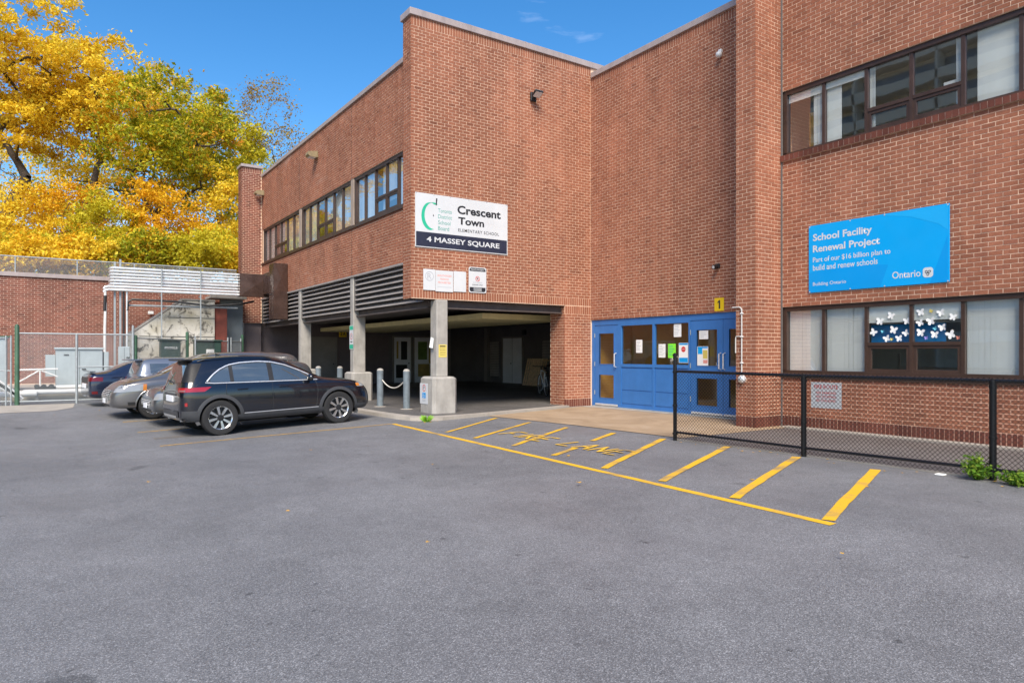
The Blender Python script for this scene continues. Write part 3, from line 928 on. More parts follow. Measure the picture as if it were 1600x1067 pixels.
def ribbon(x, y0, y1, z0, z1, panels, split, fr=.05, depth=.07, zt=None, blinds=None, label=None, room=True):
    """panels: y boundaries from high y to low y; split: set of panel indices that carry a transom"""
    mb = MB()
    fx0, fx1 = x + .055, x + .055 + depth
    mb.box(fx0 - .02, fx1, y0, y1, z1 - .09, z1 - .002)
    mb.box(fx0 - .01, fx1, y0, y1, z0 + .002, z0 + .06)
    mb.box(x + .03, fx1 + .04, y1 - .10, y1 - .002, z0 + .06, z1 - .09)
    for yb in panels[1:-1]:
        mb.box(fx0, fx1, yb - .03, yb + .03, z0 + .06, z1 - .09)
    win = mb.build('window', M['brown'], school, label=label)
    for i, (a, b) in enumerate(zip(panels, panels[1:])):
        hi = a - (.03 if i else .10)
        lo = b + .03
        za, zb = z0 + .06, z1 - .09
        if i in split:
            t = MB(); t.box(fx0 - .004, fx1, lo, hi, zt - .03, zt + .03); t.build('transom', M['brown'], win)
            s = MB()
            for q in ((lo, lo + .055, za, zt - .03), (hi - .055, hi, za, zt - .03), (lo + .055, hi - .055, za, za + .055), (lo + .055, hi - .055, zt - .085, zt - .03)):
                s.box(fx0 + .012, fx1 - .006, *q)
            s.build('sash', M['brown'], win)
            pane_x(fx0 + .04, lo + .055, hi - .055, za + .055, zt - .085, M['glass'], win)
            pane_x(fx0 + .04, lo, hi, zt + .03, zb, M['glass'], win)
        else:
            pane_x(fx0 + .04, lo, hi, za, zb, M['glass'], win)
        if blinds and i < len(blinds) and blinds[i]:
            bl = blinds[i]
            if bl.get('top'):
                MB().box(fx0 + .052, fx0 + .056, lo - .02, hi + .02, zb - bl['top'], zb + .05).build('blind', M['blind'], win)
            for (q0, q1, zz0, mm) in bl.get('v', ()):
                blind(win, fx0 + .085, lo + (hi - lo) * q0, lo + (hi - lo) * q1, z0 + .03 + zz0, zb + .05, mm)
    if room:
        rm = MB()
        X0, X1 = fx1 + .12, fx1 + 3.2
        Y0, Y1, Z0, Z1 = y0 - .3, y1 + .3, z0 - .75, z1 + .3
        if z0 < 2: Z0 = .05
        # closed room lining, open towards the glass
        rm.add([(X0, Y0, Z0), (X1, Y0, Z0), (X1, Y1, Z0), (X0, Y1, Z0), (X0, Y0, Z1), (X1, Y0, Z1), (X1, Y1, Z1), (X0, Y1, Z1)],
               [(0, 1, 2, 3), (7, 6, 5, 4), (1, 5, 6, 2), (0, 4, 5, 1), (3, 2, 6, 7)])
        rm.build('room_lining', M['room'], win)
    return win

G, W2 = M['blind_grey'], M['blind']
full = lambda m=W2: {'v': ((0, 1, 0, m),)}
pC = [8.75, 7.86, 7.01, 6.205, 5.375, 4.545, 3.70, 2.86, 2.02, 1.18, .34, -.8]
ribbon(XC, YC0 + .4, 8.75, c(71) + .12, c(90), pC, {2, 3, 8, 9}, zt=5.98, blinds=[{'top': .16, 'v': ((.0, .30, 0, W2),)}, {'top': .13, 'v': ((.62, 1.0, 0, W2),)}, {'v': ((.86, 1, 0, W2),)}, {'v': ((0, .14, 0, W2),)}, {'v': ((0, .80, 0, W2),)}, full(), full(), full(), None, None, full()],
       label='upper ribbon window with half drawn vertical blinds')
ribbon(XC, YC0 + .4, 8.75, c(13) + .10, c(32), pC, {2, 3, 8, 9}, zt=1.66, blinds=[full(), full(), {'top': .30}, {'top': .28}, full(), full(), full(), full(), None, None, full()],
       label='lower ribbon window with drawn blinds and paper butterflies')
MB().bbox(XC - .035, XC + .10, YC0 + .4, 8.745, c(13) + .004, c(13) + .10, .006).build('window_sill', M['brown'], school)
# orange book case just inside the first upper pane
for k, (ya, yb, y1) in enumerate(((15.70, 20.36, 1), (20.64, 25.61, 1), (25.89, 31.02, 1))):
    n6 = [yb - (yb - ya) * q / 6 for q in range(7)]
    ribbon(XD, ya, yb, c(71), c(90), n6, {2, 3}, zt=5.93, blinds=[full(G), full(), None if k == 1 else {'v': ((0, .5, 0, G),)}, {'v': ((.3, 1, .3, G),)}, full(), full(G)],
           label=('nearest', 'middle', 'farthest')[k] + ' ribbon window of the long side wall')
for yc in (20.50, 25.75):
    MB().bbox(XD + .012, XD + .2, yc - .13, yc + .13, c(71), c(90), .01).build('window_post', M['post_pale'], school)

# ------------------------------------------------------------------ blue entrance
ent = MB()
DX = XB + .05                       # face of the blue screen
def slab(mb, ya, yb, z0, z1, d=0.0, t=.05):
    mb.box(DX - d, DX - d + t, yb, ya, z0, z1)
# frame members
slab(ent, 15.145, 9.3, 2.285, 2.43, .012, .08)           # header
for ya, yb in ((15.145, 15.03), (14.06, 13.94), (12.775, 12.70), (11.57, 11.51), (9.6, 9.5)):
    slab(ent, ya, yb, .02, 2.285, .010, .08)
slab(ent, 13.94, 11.57, 1.13, 1.21, .012, .08)          # rail under the panes
slab(ent, 13.94, 11.57, .02, .10, .008, .08)
slab(ent, 13.94, 12.775, 2.24, 2.284, .011, .08); slab(ent, 12.70, 11.57, 2.24, 2.284, .011, .08)
screen = ent.build('entrance_screen', M['blue'], school)
for ya, yb in ((13.94, 12.775), (12.70, 11.57)):
    b = MB(); slab(b, ya, yb, .10, 1.13, -.012, .03)
    pn = b.build('panel', M['blue'], screen)
    t = MB(); slab(t, ya - .03, yb + .03, .16, .50, 0.0, .02); slab(t, ya - .03, yb + .03, .52, 1.09, 0.0, .02)
    t.build('raised_panel', M['blue'], screen)
    pane_x(DX + .03, yb, ya, 1.21, 2.24, M['glass_door'], screen)
def blue_door(ya, yb, gy0, gy1, handle_y, label, hinge):
    mb = MB()
    zs = [(.05, .26), (.90, 1.20), (2.05, 2.28)]
    for z0, z1 in zs: slab(mb, ya, yb, z0, z1, 0, .045)
    for q0, q1 in ((ya, gy0), (gy1, yb)):
        slab(mb, q0, q1, .26, .90, 0, .045); slab(mb, q0, q1, 1.20, 2.05, 0, .045)
    d = mb.build('door', M['blue'], school, label=label)
    for z0, z1 in ((.26, .90), (1.20, 2.05)):
        pane_x(DX + .02, gy1, gy0, z0, z1, M['glass_door'], d)
        bd = MB()
        for q in ((gy0 + .022, gy0, z0, z1), (gy1, gy1 - .022, z0, z1), (gy0, gy1, z0 - .02, z0), (gy0, gy1, z1, z1 + .02)):
            slab(bd, q[0], q[1], q[2], q[3], .006, .03)
        bd.build('glazing_bead', M['blue'], d)
    h = MB()
    h.tube([(DX - .01, handle_y, 1.12), (DX - .075, handle_y, 1.14), (DX - .075, handle_y, 1.48), (DX - .01, handle_y, 1.50)], .016, 8)
    h.build('handle', M['chrome'], d, smooth=True)
    k = MB(); slab(k, ya - .01, yb + .01, .052, .10, .008, .02); k.build('kick_strip', M['steel'], d)
    for z in (.4, 1.2, 2.0):
        MB().tube([(DX - .012, hinge, z - .06), (DX - .012, hinge, z + .06)], .012, 6).build('hinge', M['steel_dull'], d)
blue_door(15.02, 14.07, 14.84, 14.24, 14.14, 'single blue door with two panes beside the brick pier', 15.022)
blue_door(11.50, 10.545, 11.32, 10.71, 10.60, 'left leaf of the blue double door', 11.505)
blue_door(10.535, 9.61, 10.37, 9.78, 10.48, 'right leaf of the blue double door', 9.605)
MB().box(DX - .08, DX + .05, 9.6, 15.05, .004, .035).build('threshold', M['steel_dull'], school)
lob = MB()
X0, X1, Y0, Y1, Z0, Z1 = DX + .08, DX + 1.5, 9.2, 15.1, .02, 2.6
lob.add([(X0, Y0, Z0), (X1, Y0, Z0), (X1, Y1, Z0), (X0, Y1, Z0), (X0, Y0, Z1), (X1, Y0, Z1), (X1, Y1, Z1), (X0, Y1, Z1)],
        [(0, 1, 2, 3), (7, 6, 5, 4), (1, 5, 6, 2), (0, 4, 5, 1), (3, 2, 6, 7)])
lob.build('lobby_lining', M['lobby'], school)

# ------------------------------------------------------------------ signs
def frame_a(x0, z0, y=YA):      # on a wall facing -Y; local x to the right, y up, z out of the wall
    return Matrix(((1, 0, 0, x0), (0, 0, -1, y), (0, 1, 0, z0), (0, 0, 0, 1)))
def frame_x(y0, z0, x):         # on a wall facing -X
    return Matrix(((0, 0, -1, x), (-1, 0, 0, y0), (0, 1, 0, z0), (0, 0, 0, 1)))

def text(body, Mx, x, y, w, h, z, mat, parent, bold=0.0, name='lettering', keep=False, spacing=1.0):
    """flat lettering fitted into the box (x, y, w, h) of a sign, z in front of it"""
    cu = bpy.data.curves.new('t', 'FONT')
    cu.body = body
    cu.size = 1.0
    cu.offset = bold
    cu.space_character = spacing
    cu.resolution_u = 3
    ob = bpy.data.objects.new('t', cu)
    COL.objects.link(ob)
    dg = bpy.context.evaluated_depsgraph_get()
    me = bpy.data.meshes.new_from_object(ob.evaluated_get(dg))
    bpy.data.objects.remove(ob)
    bpy.data.curves.remove(cu)
    co = np.empty(len(me.vertices) * 3, np.float32)
    me.vertices.foreach_get('co', co)
    co = co.reshape(-1, 3)
    mn, mx = co.min(0), co.max(0)
    sx = w / (mx[0] - mn[0]); sy = h / (mx[1] - mn[1])
    if keep: sy = sx
    off = BASE.get(parent.name, Vector((0, 0, 0)))
    for i, v in enumerate(me.vertices):
        v.co = Mx @ Vector(((co[i, 0] - mn[0]) * sx + x, (co[i, 1] - mn[1]) * sy + y, z)) - off
    me.materials.clear(); me.materials.append(mat)
    me.name = name
    o = link(bpy.data.objects.new(name, me))
    o.parent = parent
    BASE[o.name] = off
    return o

def plate(name, label, cat, Mx, w, h, mat, t=.006, group=None, round_=0.0):
    r = thing(name, label, cat, Mx @ Vector((0, 0, 0)), 0, group)
    mb = MB(); mb.M = Mx
    if round_:
        pts = []
        for cx, cy, a0 in ((w - round_, round_, -90), (w - round_, h - round_, 0), (round_, h - round_, 90), (round_, round_, 180)):
            for k in range(5):
                a = R(a0 + k * 22.5); pts.append((cx + round_ * math.cos(a), cy + round_ * math.sin(a)))
        mb.prism(pts, 'z', 0.002, t)
    else:
        mb.bbox(0, w, 0, h, 0.002, t, .0015)
    p = mb.build('panel', mat, r)
    return r
def shape(root, Mx, pts, z, mat, name='print', faces=None):
    mb = MB(); mb.M = Mx
    mb.add([(x, y, z) for x, y in pts], faces or [tuple(range(len(pts)))])
    return mb.build(name, mat, root)
def ringpts(cx, cy, r, n=28, sx=1.0):
    return [(cx + r * sx * math.cos(2 * math.pi * k / n), cy + r * math.sin(2 * math.pi * k / n)) for k in range(n)]
def ring(root, Mx, cx, cy, ro, ri, z, mat, sx=1.0, name='ring'):
    n = 28
    pts = ringpts(cx, cy, ro, n, sx) + ringpts(cx, cy, ri, n, sx)
    return shape(root, Mx, pts, z, mat, name, [(k, (k + 1) % n, n + (k + 1) % n, n + k) for k in range(n)])

# white school sign
SW, SH = 2.66, 1.31
Ms = frame_a(7.38, 4.06, YA - .012)
s1 = plate('school_sign', 'large white school name board with black address band', 'sign', Ms, SW, SH, M['white_sign'], .012)
shape(s1, Ms, [(.022, .022), (SW - .022, .022), (SW - .022, SH * .285), (.022, SH * .285)], .0135, M['navy'], 'address_band')
text('Crescent', Ms, SW * .435, SH * .695, SW * .485, SH * .165, .0136, M['ink'], s1, .032)
text('Town', Ms, SW * .445, SH * .495, SW * .285, SH * .145, .0136, M['ink'], s1, .032)
text('ELEMENTARY SCHOOL', Ms, SW * .445, SH * .36, SW * .455, SH * .06, .0136, M['ink'], s1, .010, spacing=1.15)
for t, z, w in (('Toronto', .675, .145), ('District', .565, .145), ('School', .455, .130), ('Board', .345, .115)):
    text(t, Ms, SW * .232, SH * z, SW * w, SH * .075, .0136, M['pale_green_ink'], s1, .006)
text('4 MASSEY SQUARE', Ms, SW * .115, SH * .095, SW * .79, SH * .115, .0148, M['white_sign'], s1, .024)
pts, nn = [], 22        # crescent swoosh
for k in range(nn + 1):
    a = R(62 + 212 * k / nn); pts.append((SW * .150 + .235 * math.cos(a), SH * .585 + .335 * math.sin(a)))
inn = []
for k in range(nn + 1):
    a = R(62 + 212 * k / nn); inn.append((SW * .150 + .10 + .250 * math.cos(a), SH * .585 + .02 + .325 * math.sin(a)))
shape(s1, Ms, pts + inn, .0136, M['green_ink'], 'crescent_mark', [(k, k + 1, nn + 2 + k, nn + 1 + k) for k in range(nn)])
shape(s1, Ms, [(SW * .207, SH * .80), (SW * .217, SH * .80), (SW * .226, SH * .93), (SW * .212, SH * .935)], .0136, M['ink'], 'stem_mark')
shape(s1, Ms, [(SW * .178, SH * .60), (SW * .185, SH * .585), (SW * .19, SH * .605), (SW * .183, SH * .63)], .0136, M['ink'], 'seed_mark')
for fx in (.01, .19, .36, .56, .76, .985):
    for fz in (.015, .985):
        shape(s1, Ms, ringpts(SW * fx, SH * fz, .011, 8), .0142, M['steel_dull'], 'screw')

# notices under it
Mn = frame_a(7.60, 3.03, YA - .012)
a = plate('notice_board', 'faded white notice with grey circle, left of the red lettered one', 'sign', Mn, .325, .51, M['white_sign'])
ring(a, Mn, .165, .34, .115, .10, .0075, M['grey_ink'])
text('R', Mn, .11, .275, .11, .13, .0075, M['grey_ink'], a, .0)
Mn = frame_a(7.93, 3.01, YA - .014)
a = plate('notice_board', 'white notice with faded red lettering under the school sign', 'sign', Mn, .49, .52, M['white_sign'], .008)
for k, (t, w) in enumerate((('UNAUTHORIZED', .40), ('PARKING', .24), ('PROHIBITED', .36))):
    text(t, Mn, .245 - w / 2, .37 - k * .085, w, .048, .0096, M['faded_red'], a, .015)
shape(a, Mn, [(.05, .11), (.44, .11), (.44, .118), (.05, .118)], .0096, M['grey_ink'])
Mn = frame_a(8.435, 3.03, YA - .012)
plate('notice_board', 'blank white notice right of the red lettered one', 'sign', Mn, .36, .51, M['white_sign'])
Mn = frame_a(8.87, 3.03, YA - .012)
a = plate('notice_board', 'black and white parking notice with rounded corners under the school sign', 'sign', Mn, .52, .65, M['white_sign'], .008, round_=.05)
shape(a, Mn, [(.025, .545), (.495, .545), (.495, .595), (.46, .628), (.06, .628), (.025, .595)], .0096, M['ink'])
shape(a, Mn, [(.025, .06), (.06, .025), (.46, .025), (.495, .06), (.495, .14), (.025, .14)], .0096, M['ink'])
text('PRIVATE PROPERTY', Mn, .06, .565, .40, .038, .0108, M['white_sign'], a, .012)
ring(a, Mn, .26, .355, .065, .052, .0096, M['red_ink'])
text('P', Mn, .235, .325, .05, .062, .0096, M['ink'], a, .02)
shape(a, Mn, [(.205, .40), (.212, .407), (.315, .31), (.308, .303)], .0104, M['red_ink'])
text('AUTHORIZED', Mn, .12, .245, .28, .032, .0096, M['grey_ink'], a, .01)
text('PARKING ONLY', Mn, .10, .185, .32, .034, .0096, M['ink'], a, .01)
for k in range(3):
    shape(a, Mn, [(.14, .048 + k * .03), (.38, .048 + k * .03), (.38, .060 + k * .03), (.14, .060 + k * .03)], .0108, M['white_sign'])

# bright blue project sign
BW, BH = 2.577, 1.315
Mb = frame_x(8.12, 2.685, XC - .012)
s2 = plate('project_sign', 'bright blue school renewal project banner over the classroom window', 'sign', Mb, BW, BH, M['sky_blue'], .012)
arc = [(.012 + 1.55 * q / 12, BH * .30 - .0 + .05 * math.sin(math.pi * q / 12)) for q in range(13)]
shape(s2, Mb, [(.012, .012), (1.42, .012)] + arc[::-1], .0134, M['mid_blue'])
shape(s2, Mb, [(BW * .55, BH * .985), (BW * .75, BH * .91), (BW * .93, BH * .76), (BW * .99, BH * .66), (BW * .99, BH * .985)], .0134, M['pale_blue'])
shape(s2, Mb, [(BW * .88, .012), (BW * .99, .012), (BW * .99, BH * .6)], .0134, M['mid_blue'])
WS = M['white_sign']
text('School Facility', Mb, .09, BH * .735, 1.175, BH * .135, .0145, WS, s2, .026)
text('Renewal Project', Mb, .09, BH * .565, 1.32, BH * .135, .0145, WS, s2, .026)
text('Part of our $16 billion plan to', Mb, .09, BH * .425, 1.51, BH * .098, .0145, WS, s2, .012)
text('build and renew schools', Mb, .09, BH * .325, 1.28, BH * .085, .0145, WS, s2, .012)
text('Building Ontario', Mb, .09, BH * .085, .68, BH * .066, .0145, WS, s2, .006)
text('Ontario', Mb, 1.63, BH * .10, .485, BH * .095, .0145, WS, s2, .014)
cx, cy = 2.235, BH * .145
pts = []
for sx_, sy_, a0 in ((1, -1, -90), (1, 1, 0), (-1, 1, 90), (-1, -1, 180)):
    for k in range(6):
        a = R(a0 + k * 18); pts.append((cx + sx_ * .035 + .05 * math.cos(a), cy + sy_ * .035 + .05 * math.sin(a)))
shape(s2, Mb, pts, .0145, WS, 'emblem_field')
em = MB(); em.M = Mb          # three-petalled line emblem
for a0 in (90 + 60, 90 - 60, -90):
    ca, sa = math.cos(R(a0)), math.sin(R(a0))
    loop = []
    for k in range(17):
        t = k / 16
        lw = .020 * math.sin(math.pi * t) * (1 if k < 99 else 1)
        loop.append(t)
    L1 = [(ca * .052 * t - sa * .019 * math.sin(math.pi * t) + cx, sa * .052 * t + ca * .019 * math.sin(math.pi * t) + cy) for t in loop]
    L2 = [(ca * .052 * t + sa * .019 * math.sin(math.pi * t) + cx, sa * .052 * t - ca * .019 * math.sin(math.pi * t) + cy) for t in loop]
    em.tube([(x, y, .0160) for x, y in L1 + L2[::-1]], .0045, 4)
em.build('emblem', M['ink'], s2)
for fx in (.008, .33, .58, .99):
    for fz in (.012, .985):
        shape(s2, Mb, ringpts(BW * fx, BH * fz, .014, 8), .0146, M['steel'], 'screw')

# yellow number over the doors
Mn = frame_x(10.74, 2.47, XB - .004)
a = plate('door_number_sign', 'small yellow door number sign reading 1', 'sign', Mn, .27, .30, M['yellow_sign'], .008)
shape(a, Mn, [(.125, .05), (.165, .05), (.165, .25), (.135, .25), (.09, .21), (.09, .175), (.125, .20)], .0095, M['ink'], 'numeral')
Mn = frame_a(11.47, 2.28, 31.6 - .004)
a = plate('door_number_sign', 'yellow door sign reading 2A inside the garage', 'sign', Mn, .36, .30, M['yellow_sign'], .02)
text('2', Mn, .05, .06, .11, .18, .022, M['ink'], a, .02); text('A', Mn, .18, .06, .14, .18, .022, M['ink'], a, .02)

# paper on the entrance glass
def paper(y0, y1, z0, z1, mat, label, lines=True, x=DX + .018, ink=None):
    Mp = frame_x(y0, z0, x)
    w, h = y0 - y1, z1 - z0
    a = plate('paper_notice', label, 'notice', Mp, w, h, mat, .004)
    if lines:
        rng_ = random.Random(int(y0 * 100))
        for k in range(7):
            ww = w * rng_.uniform(.4, .78)
            shape(a, Mp, [(w * .1, h * (.84 - k * .11)), (w * .1 + ww, h * (.84 - k * .11)), (w * .1 + ww, h * (.87 - k * .11)), (w * .1, h * (.87 - k * .11))], .0052, ink or M['grey_ink'], 'print')
    return a, Mp, w, h
paper(13.39, 13.16, 1.51, 1.85, M['paper'], 'white paper alone on the left entrance pane')
paper(12.58, 12.345, 1.39, 1.73, M['paper'], 'white paper left of the lime green sheet')
paper(12.255, 12.0, 1.38, 1.735, M['lime_paper'], 'lime green sheet taped to the entrance pane', ink=M['green_ink'])
paper(12.065, 11.82, 1.90, 2.22, M['paper'], 'white paper high on the right entrance pane')
a, Mp, w, h = paper(11.90, 11.60, 1.262, 1.75, M['paper'], 'white poster with red stop disc beside the blue door', False)
shape(a, Mp, [(.01, h * .9), (w - .01, h * .9), (w - .01, h * .985), (.01, h * .985)], .0052, M['mid_blue'])
shape(a, Mp, [(.01, h * .02), (w - .01, h * .02), (w - .01, h * .26), (.01, h * .26)], .0052, M['mid_blue'])
shape(a, Mp, ringpts(w / 2, h * .68, .072, 8), .0052, M['red_ink'])
text('STOP', Mp, w / 2 - .05, h * .655, .10, .028, .0062, M['white_sign'], a, .01)
a, Mp, w, h = paper(11.24, 10.97, 1.83, 2.03, M['paper'], 'small white paper on the blue double door glass', True, DX - .002)
a, Mp, w, h = paper(11.30, 10.97, 1.205, 1.66, M['paper'], 'blue and white poster on the blue double door glass', False, DX - .002)
shape(a, Mp, [(.01, h * .9), (w - .01, h * .9), (w - .01, h * .985), (.01, h * .985)], .0052, M['mid_blue'])
shape(a, Mp, [(.02, h * .6), (w * .48, h * .6), (w * .48, h * .9), (.02, h * .9)], .0056, M['sky_blue'])
shape(a, Mp, [(w * .55, h * .12), (w * .95, h * .12), (w * .95, h * .3), (w * .55, h * .3)], .0052, M['faded_red'])
shape(a, Mp, [(w * .52, h * .36), (w * .95, h * .36), (w * .95, h * .80), (w * .52, h * .80)], .0052, M['yellow_paper'])

# paper butterflies on the lower classroom window
bf = random.Random(3)
BM = {'w': M['paper'], 'y': M['yellow_paper'], 'p': pmat('lilac_paper', (.30, .24, .62), .8), 'r': pmat('coral_paper', (.62, .22, .16), .8), 't': pmat('teal_paper', (.12, .45, .55), .8)}
pane_y0, pane_y1 = 6.98, 6.235         # left split pane
q0, q1 = 6.175, 5.405
BZ0, BZ1 = 1.69, 2.348
small = [(.35, .70, 't'), (.36, .40, 'w')]
left = [(.55, .72, 'w', .14), (.28, .58, 'w', .15), (.92, .56, 'w', .13), (.12, .28, 'w', .14), (.61, .33, 'w', .15), (.90, .24, 'w', .12), (.45, .10, 'w', .13), (.74, .10, 'w', .13), (.35, .30, 't', .06), (.57, .08, 'y', .06)]
right = [(.15, .78, 'w', .14), (.58, .74, 'w', .13), (.82, .62, 'w', .13), (.14, .50, 'w', .13), (.37, .53, 'w', .15), (.61, .36, 'w', .13), (.15, .24, 'w', .15), (.45, .18, 'w', .14), (.78, .17, 'w', .16), (.37, .80, 'y', .07), (.46, .34, 't', .07), (.27, .10, 'p', .07), (.93, .09, 'r', .07)]
for (ya, yb, lst) in ((pane_y0, pane_y1, left), (q0, q1, right)):
    for (u, v, cc, sz) in lst:
        Mp = frame_x(ya + (yb - ya) * u, BZ0 + (BZ1 - BZ0) * v, XC + .092) @ Matrix.Rotation(bf.uniform(-.6, .6), 4, 'Z')
        sz *= .86
        mb = MB(); mb.M = Mp
        fold = bf.uniform(.004, .014)
        for s in (-1, 1):
            pl = [(0, .25), (s * .25, .50), (s * .52, .48), (s * .50, .18), (s * .28, .02), (s * .42, -.16), (s * .36, -.42), (s * .16, -.45), (0, -.22)]
            mb.add([(x * sz, y * sz, .002 + abs(x) * fold * 2) for x, y in pl], [tuple(range(9)) if s > 0 else tuple(range(8, -1, -1))])
        o = mb.build('paper_butterfly', BM[cc])
        if cc == 'w': tag(o, 'white paper butterfly stuck to the lower classroom window', 'butterfly', 'white paper butterflies on the classroom window')
        else: tag(o, 'tiny ' + {'y': 'yellow', 'p': 'lilac', 'r': 'coral', 't': 'teal'}[cc] + ' paper butterfly on the %s butterfly pane' % ('left' if lst is left else 'right'), 'butterfly')
# blue board standing behind those panes
o = MB().bbox(XC + .30, XC + .33, 5.75, 7.05, 1.62, 2.02, .004).build('display_board', M['mid_blue']); tag(o, 'blue display board standing behind the butterfly window', 'board')
o = MB().bbox(XC + .30, XC + .335, 5.45, 7.05, 2.03, 2.05, .004).build('display_rail', M['white']); tag(o, 'white rail along the top of the blue display board', 'rail')
o = MB().bbox(XC + .45, XC + .95, 8.30, 8.42, 5.72, 6.42, .01).build('cupboard', M['orange_box']); tag(o, 'orange wooden cupboard behind the first upper classroom pane', 'cupboard')
o = MB().bbox(XC + .16, XC + .2, 5.42, 5.72, 6.02, 6.10, .004).build('paper_card', M['paper']); tag(o, 'white card lying on the upper window transom', 'card')

# signs on the columns
Mn = frame_x(20.60, 1.96, 7.84)
a = plate('parking_sign', 'narrow green and white parking sign on the second garage column', 'sign', frame_x(20.64, 1.62, 7.835), .32, .74, M['white_sign'], .006, round_=.03)
Mn = frame_x(20.64, 1.62, 7.835)
for z0, z1 in ((.02, .15), (.60, .72)):
    shape(a, Mn, [(.015, z0), (.305, z0), (.305, z1), (.015, z1)], .0078, M['green_ink'])
ring(a, Mn, .16, .40, .10, .082, .0078, M['red_ink'])
text('P', Mn, .135, .355, .05, .09, .0078, M['ink'], a, .02)
shape(a, Mn, [(.07, .22), (.25, .22), (.25, .245), (.07, .245)], .0078, M['ink'])
Mn = frame_a(7.955, 1.40, 15.018)
a = plate('column_notice', 'yellow printed notice on the corner column', 'notice', Mn, .225, .31, M['yellow_paper'], .003)
for k in range(6):
    shape(a, Mn, [(.03, .255 - k * .04), (.19, .255 - k * .04), (.19, .262 - k * .04 + (.02 if k == 0 else 0)), (.03, .262 - k * .04 + (.02 if k == 0 else 0))], .0042, M['ink'])
o = MB(); o.M = frame_x(15.30, 1.62, 7.90)
o.add([(0, .28, .01), (.16, .24, .012), (.20, 0, .06), (.04, .02, .075)], [(0, 1, 2, 3)])
tag(o.build('loose_sheet', M['paper']), 'white sheet curling off the left side of the corner column', 'sheet')
Mn = frame_x(15.38, .29, 7.658)
a = plate('disabled_parking_sign', 'small accessible parking sign on the corner column base', 'sign', frame_x(15.42, .27, 7.658), .42, .50, M['white_sign'], .005, round_=.02)
Mn = frame_x(15.42, .27, 7.658)
ring(a, Mn, .22, .385, .085, .068, .0066, M['red_ink'], 1.0)
text('P', Mn, .195, .345, .05, .085, .0066, M['ink'], a, .02)
shape(a, Mn, [(.13, .14), (.31, .14), (.31, .27), (.13, .27)], .0066, M['mid_blue'])
ring(a, Mn, .21, .19, .04, .027, .0078, M['white_sign'])
shape(a, Mn, [(.20, .20), (.215, .20), (.215, .258), (.20, .258)], .0078, M['white_sign'])
for k in range(2):
    shape(a, Mn, [(.13, .06 + k * .035), (.30, .06 + k * .035), (.30, .075 + k * .035), (.13, .075 + k * .035)], .0066, M['grey_ink'])

# ------------------------------------------------------------------ wall lamps, cameras, conduit
def flood(name, label, loc, face):
    """black wall-pack floodlight"""
    t = thing(name, label, 'light', loc)
    Mx = frame_a(loc[0], loc[2], loc[1]) if face == 'a' else frame_x(loc[1], loc[2], loc[0])
    b = MB(); b.M = Mx; b.bbox(-.09, .09, -.14, .10, 0, .07, .012); b.build('back_box', M['skin_dark'], t)
    b = MB(); b.M = Mx; b.tube([(0, -.02, .06), (0, -.03, .13)], .03, 8); b.build('knuckle', M['skin_dark'], t, True)
    b = MB(); b.M = Mx @ Matrix.Translation((0, .01, .22)) @ Matrix.Rotation(R(-28), 4, 'X'); b.bbox(-.13, .13, -.035, .035, -.10, .12, .012); h = b.build('lamp_head', M['skin_dark'], t)
    b = MB(); b.M = Mx @ Matrix.Translation((0, .01, .22)) @ Matrix.Rotation(R(-28), 4, 'X'); b.box(-.11, .11, -.039, -.0355, -.08, .10); b.build('lens', M['white'], h)
flood('floodlight', 'black floodlight high on the sign wall', (10.86, YA, 8.37), 'a')
t = thing('wall_camera', 'small black camera on the brick above the blue doors', 'camera', (XB, 10.64, 3.50))
b = MB(); b.M = frame_x(10.64, 3.50, XB); b.bbox(-.06, .06, -.05, .06, 0, .05, .008); b.build('mount', M['skin_dark'], t)
b = MB(); b.M = frame_x(10.64, 3.50, XB); b.tube([(0, -.01, .05), (0, -.03, .17)], [.05, .055], 10); b.build('housing', M['skin_dark'], t, True)
b = MB(); b.M = frame_x(10.64, 3.50, XB); b.tube([(0, -.031, .171), (0, -.032, .176)], [.035, .035], 10); b.build('lens', M['chrome'], t)
t = thing('dome_camera', 'white dome camera high on the door wall', 'camera', (XB, 10.55, 8.36))
b = MB(); b.M = frame_x(10.55, 8.36, XB); b.bbox(-.045, .045, .02, .10, 0, .07, .01); b.build('arm', M['white'], t)
b = MB(); b.M = frame_x(10.55, 8.36, XB); b.ball((0, -.03, .085), .075, 14, 10); b.build('dome', M['white'], t, True)
for lab, y, z in (('aged tan wall lamp in the middle of the long side wall', 23.8, 8.36), ('aged tan wall lamp at the far end of the long side wall', 30.9, 8.40)):
    t = thing('wall_lamp', lab, 'lamp', (XD, y, z))
    b = MB(); b.M = frame_x(y, z, XD); b.bbox(-.15, .15, -.10, .10, 0, .06, .012); b.build('back_plate', M['tan_lamp'], t)
    b = MB(); b.M = frame_x(y, z, XD)
    b.prism([(.02, .11), (.05, .12), (.34, .07), (.36, -.03), (.30, -.09), (.06, -.10)], 'x', -.16, .16)
    # prism 'x' gives (x, y, z) = (t, p0, p1): turn profile so p0 runs out of the wall
    for i in range(len(b.v)):
        q = b.M.inverted() @ b.v[i]; b.v[i] = b.M @ Vector((q.x, q.z, q.y))
    h = b.build('hood', M['tan_lamp'], t)
    b = MB(); b.M = frame_x(y, z, XD); b.box(-.13, .13, -.104, -.085, .08, .29); b.build('diffuser', M['white'], h)
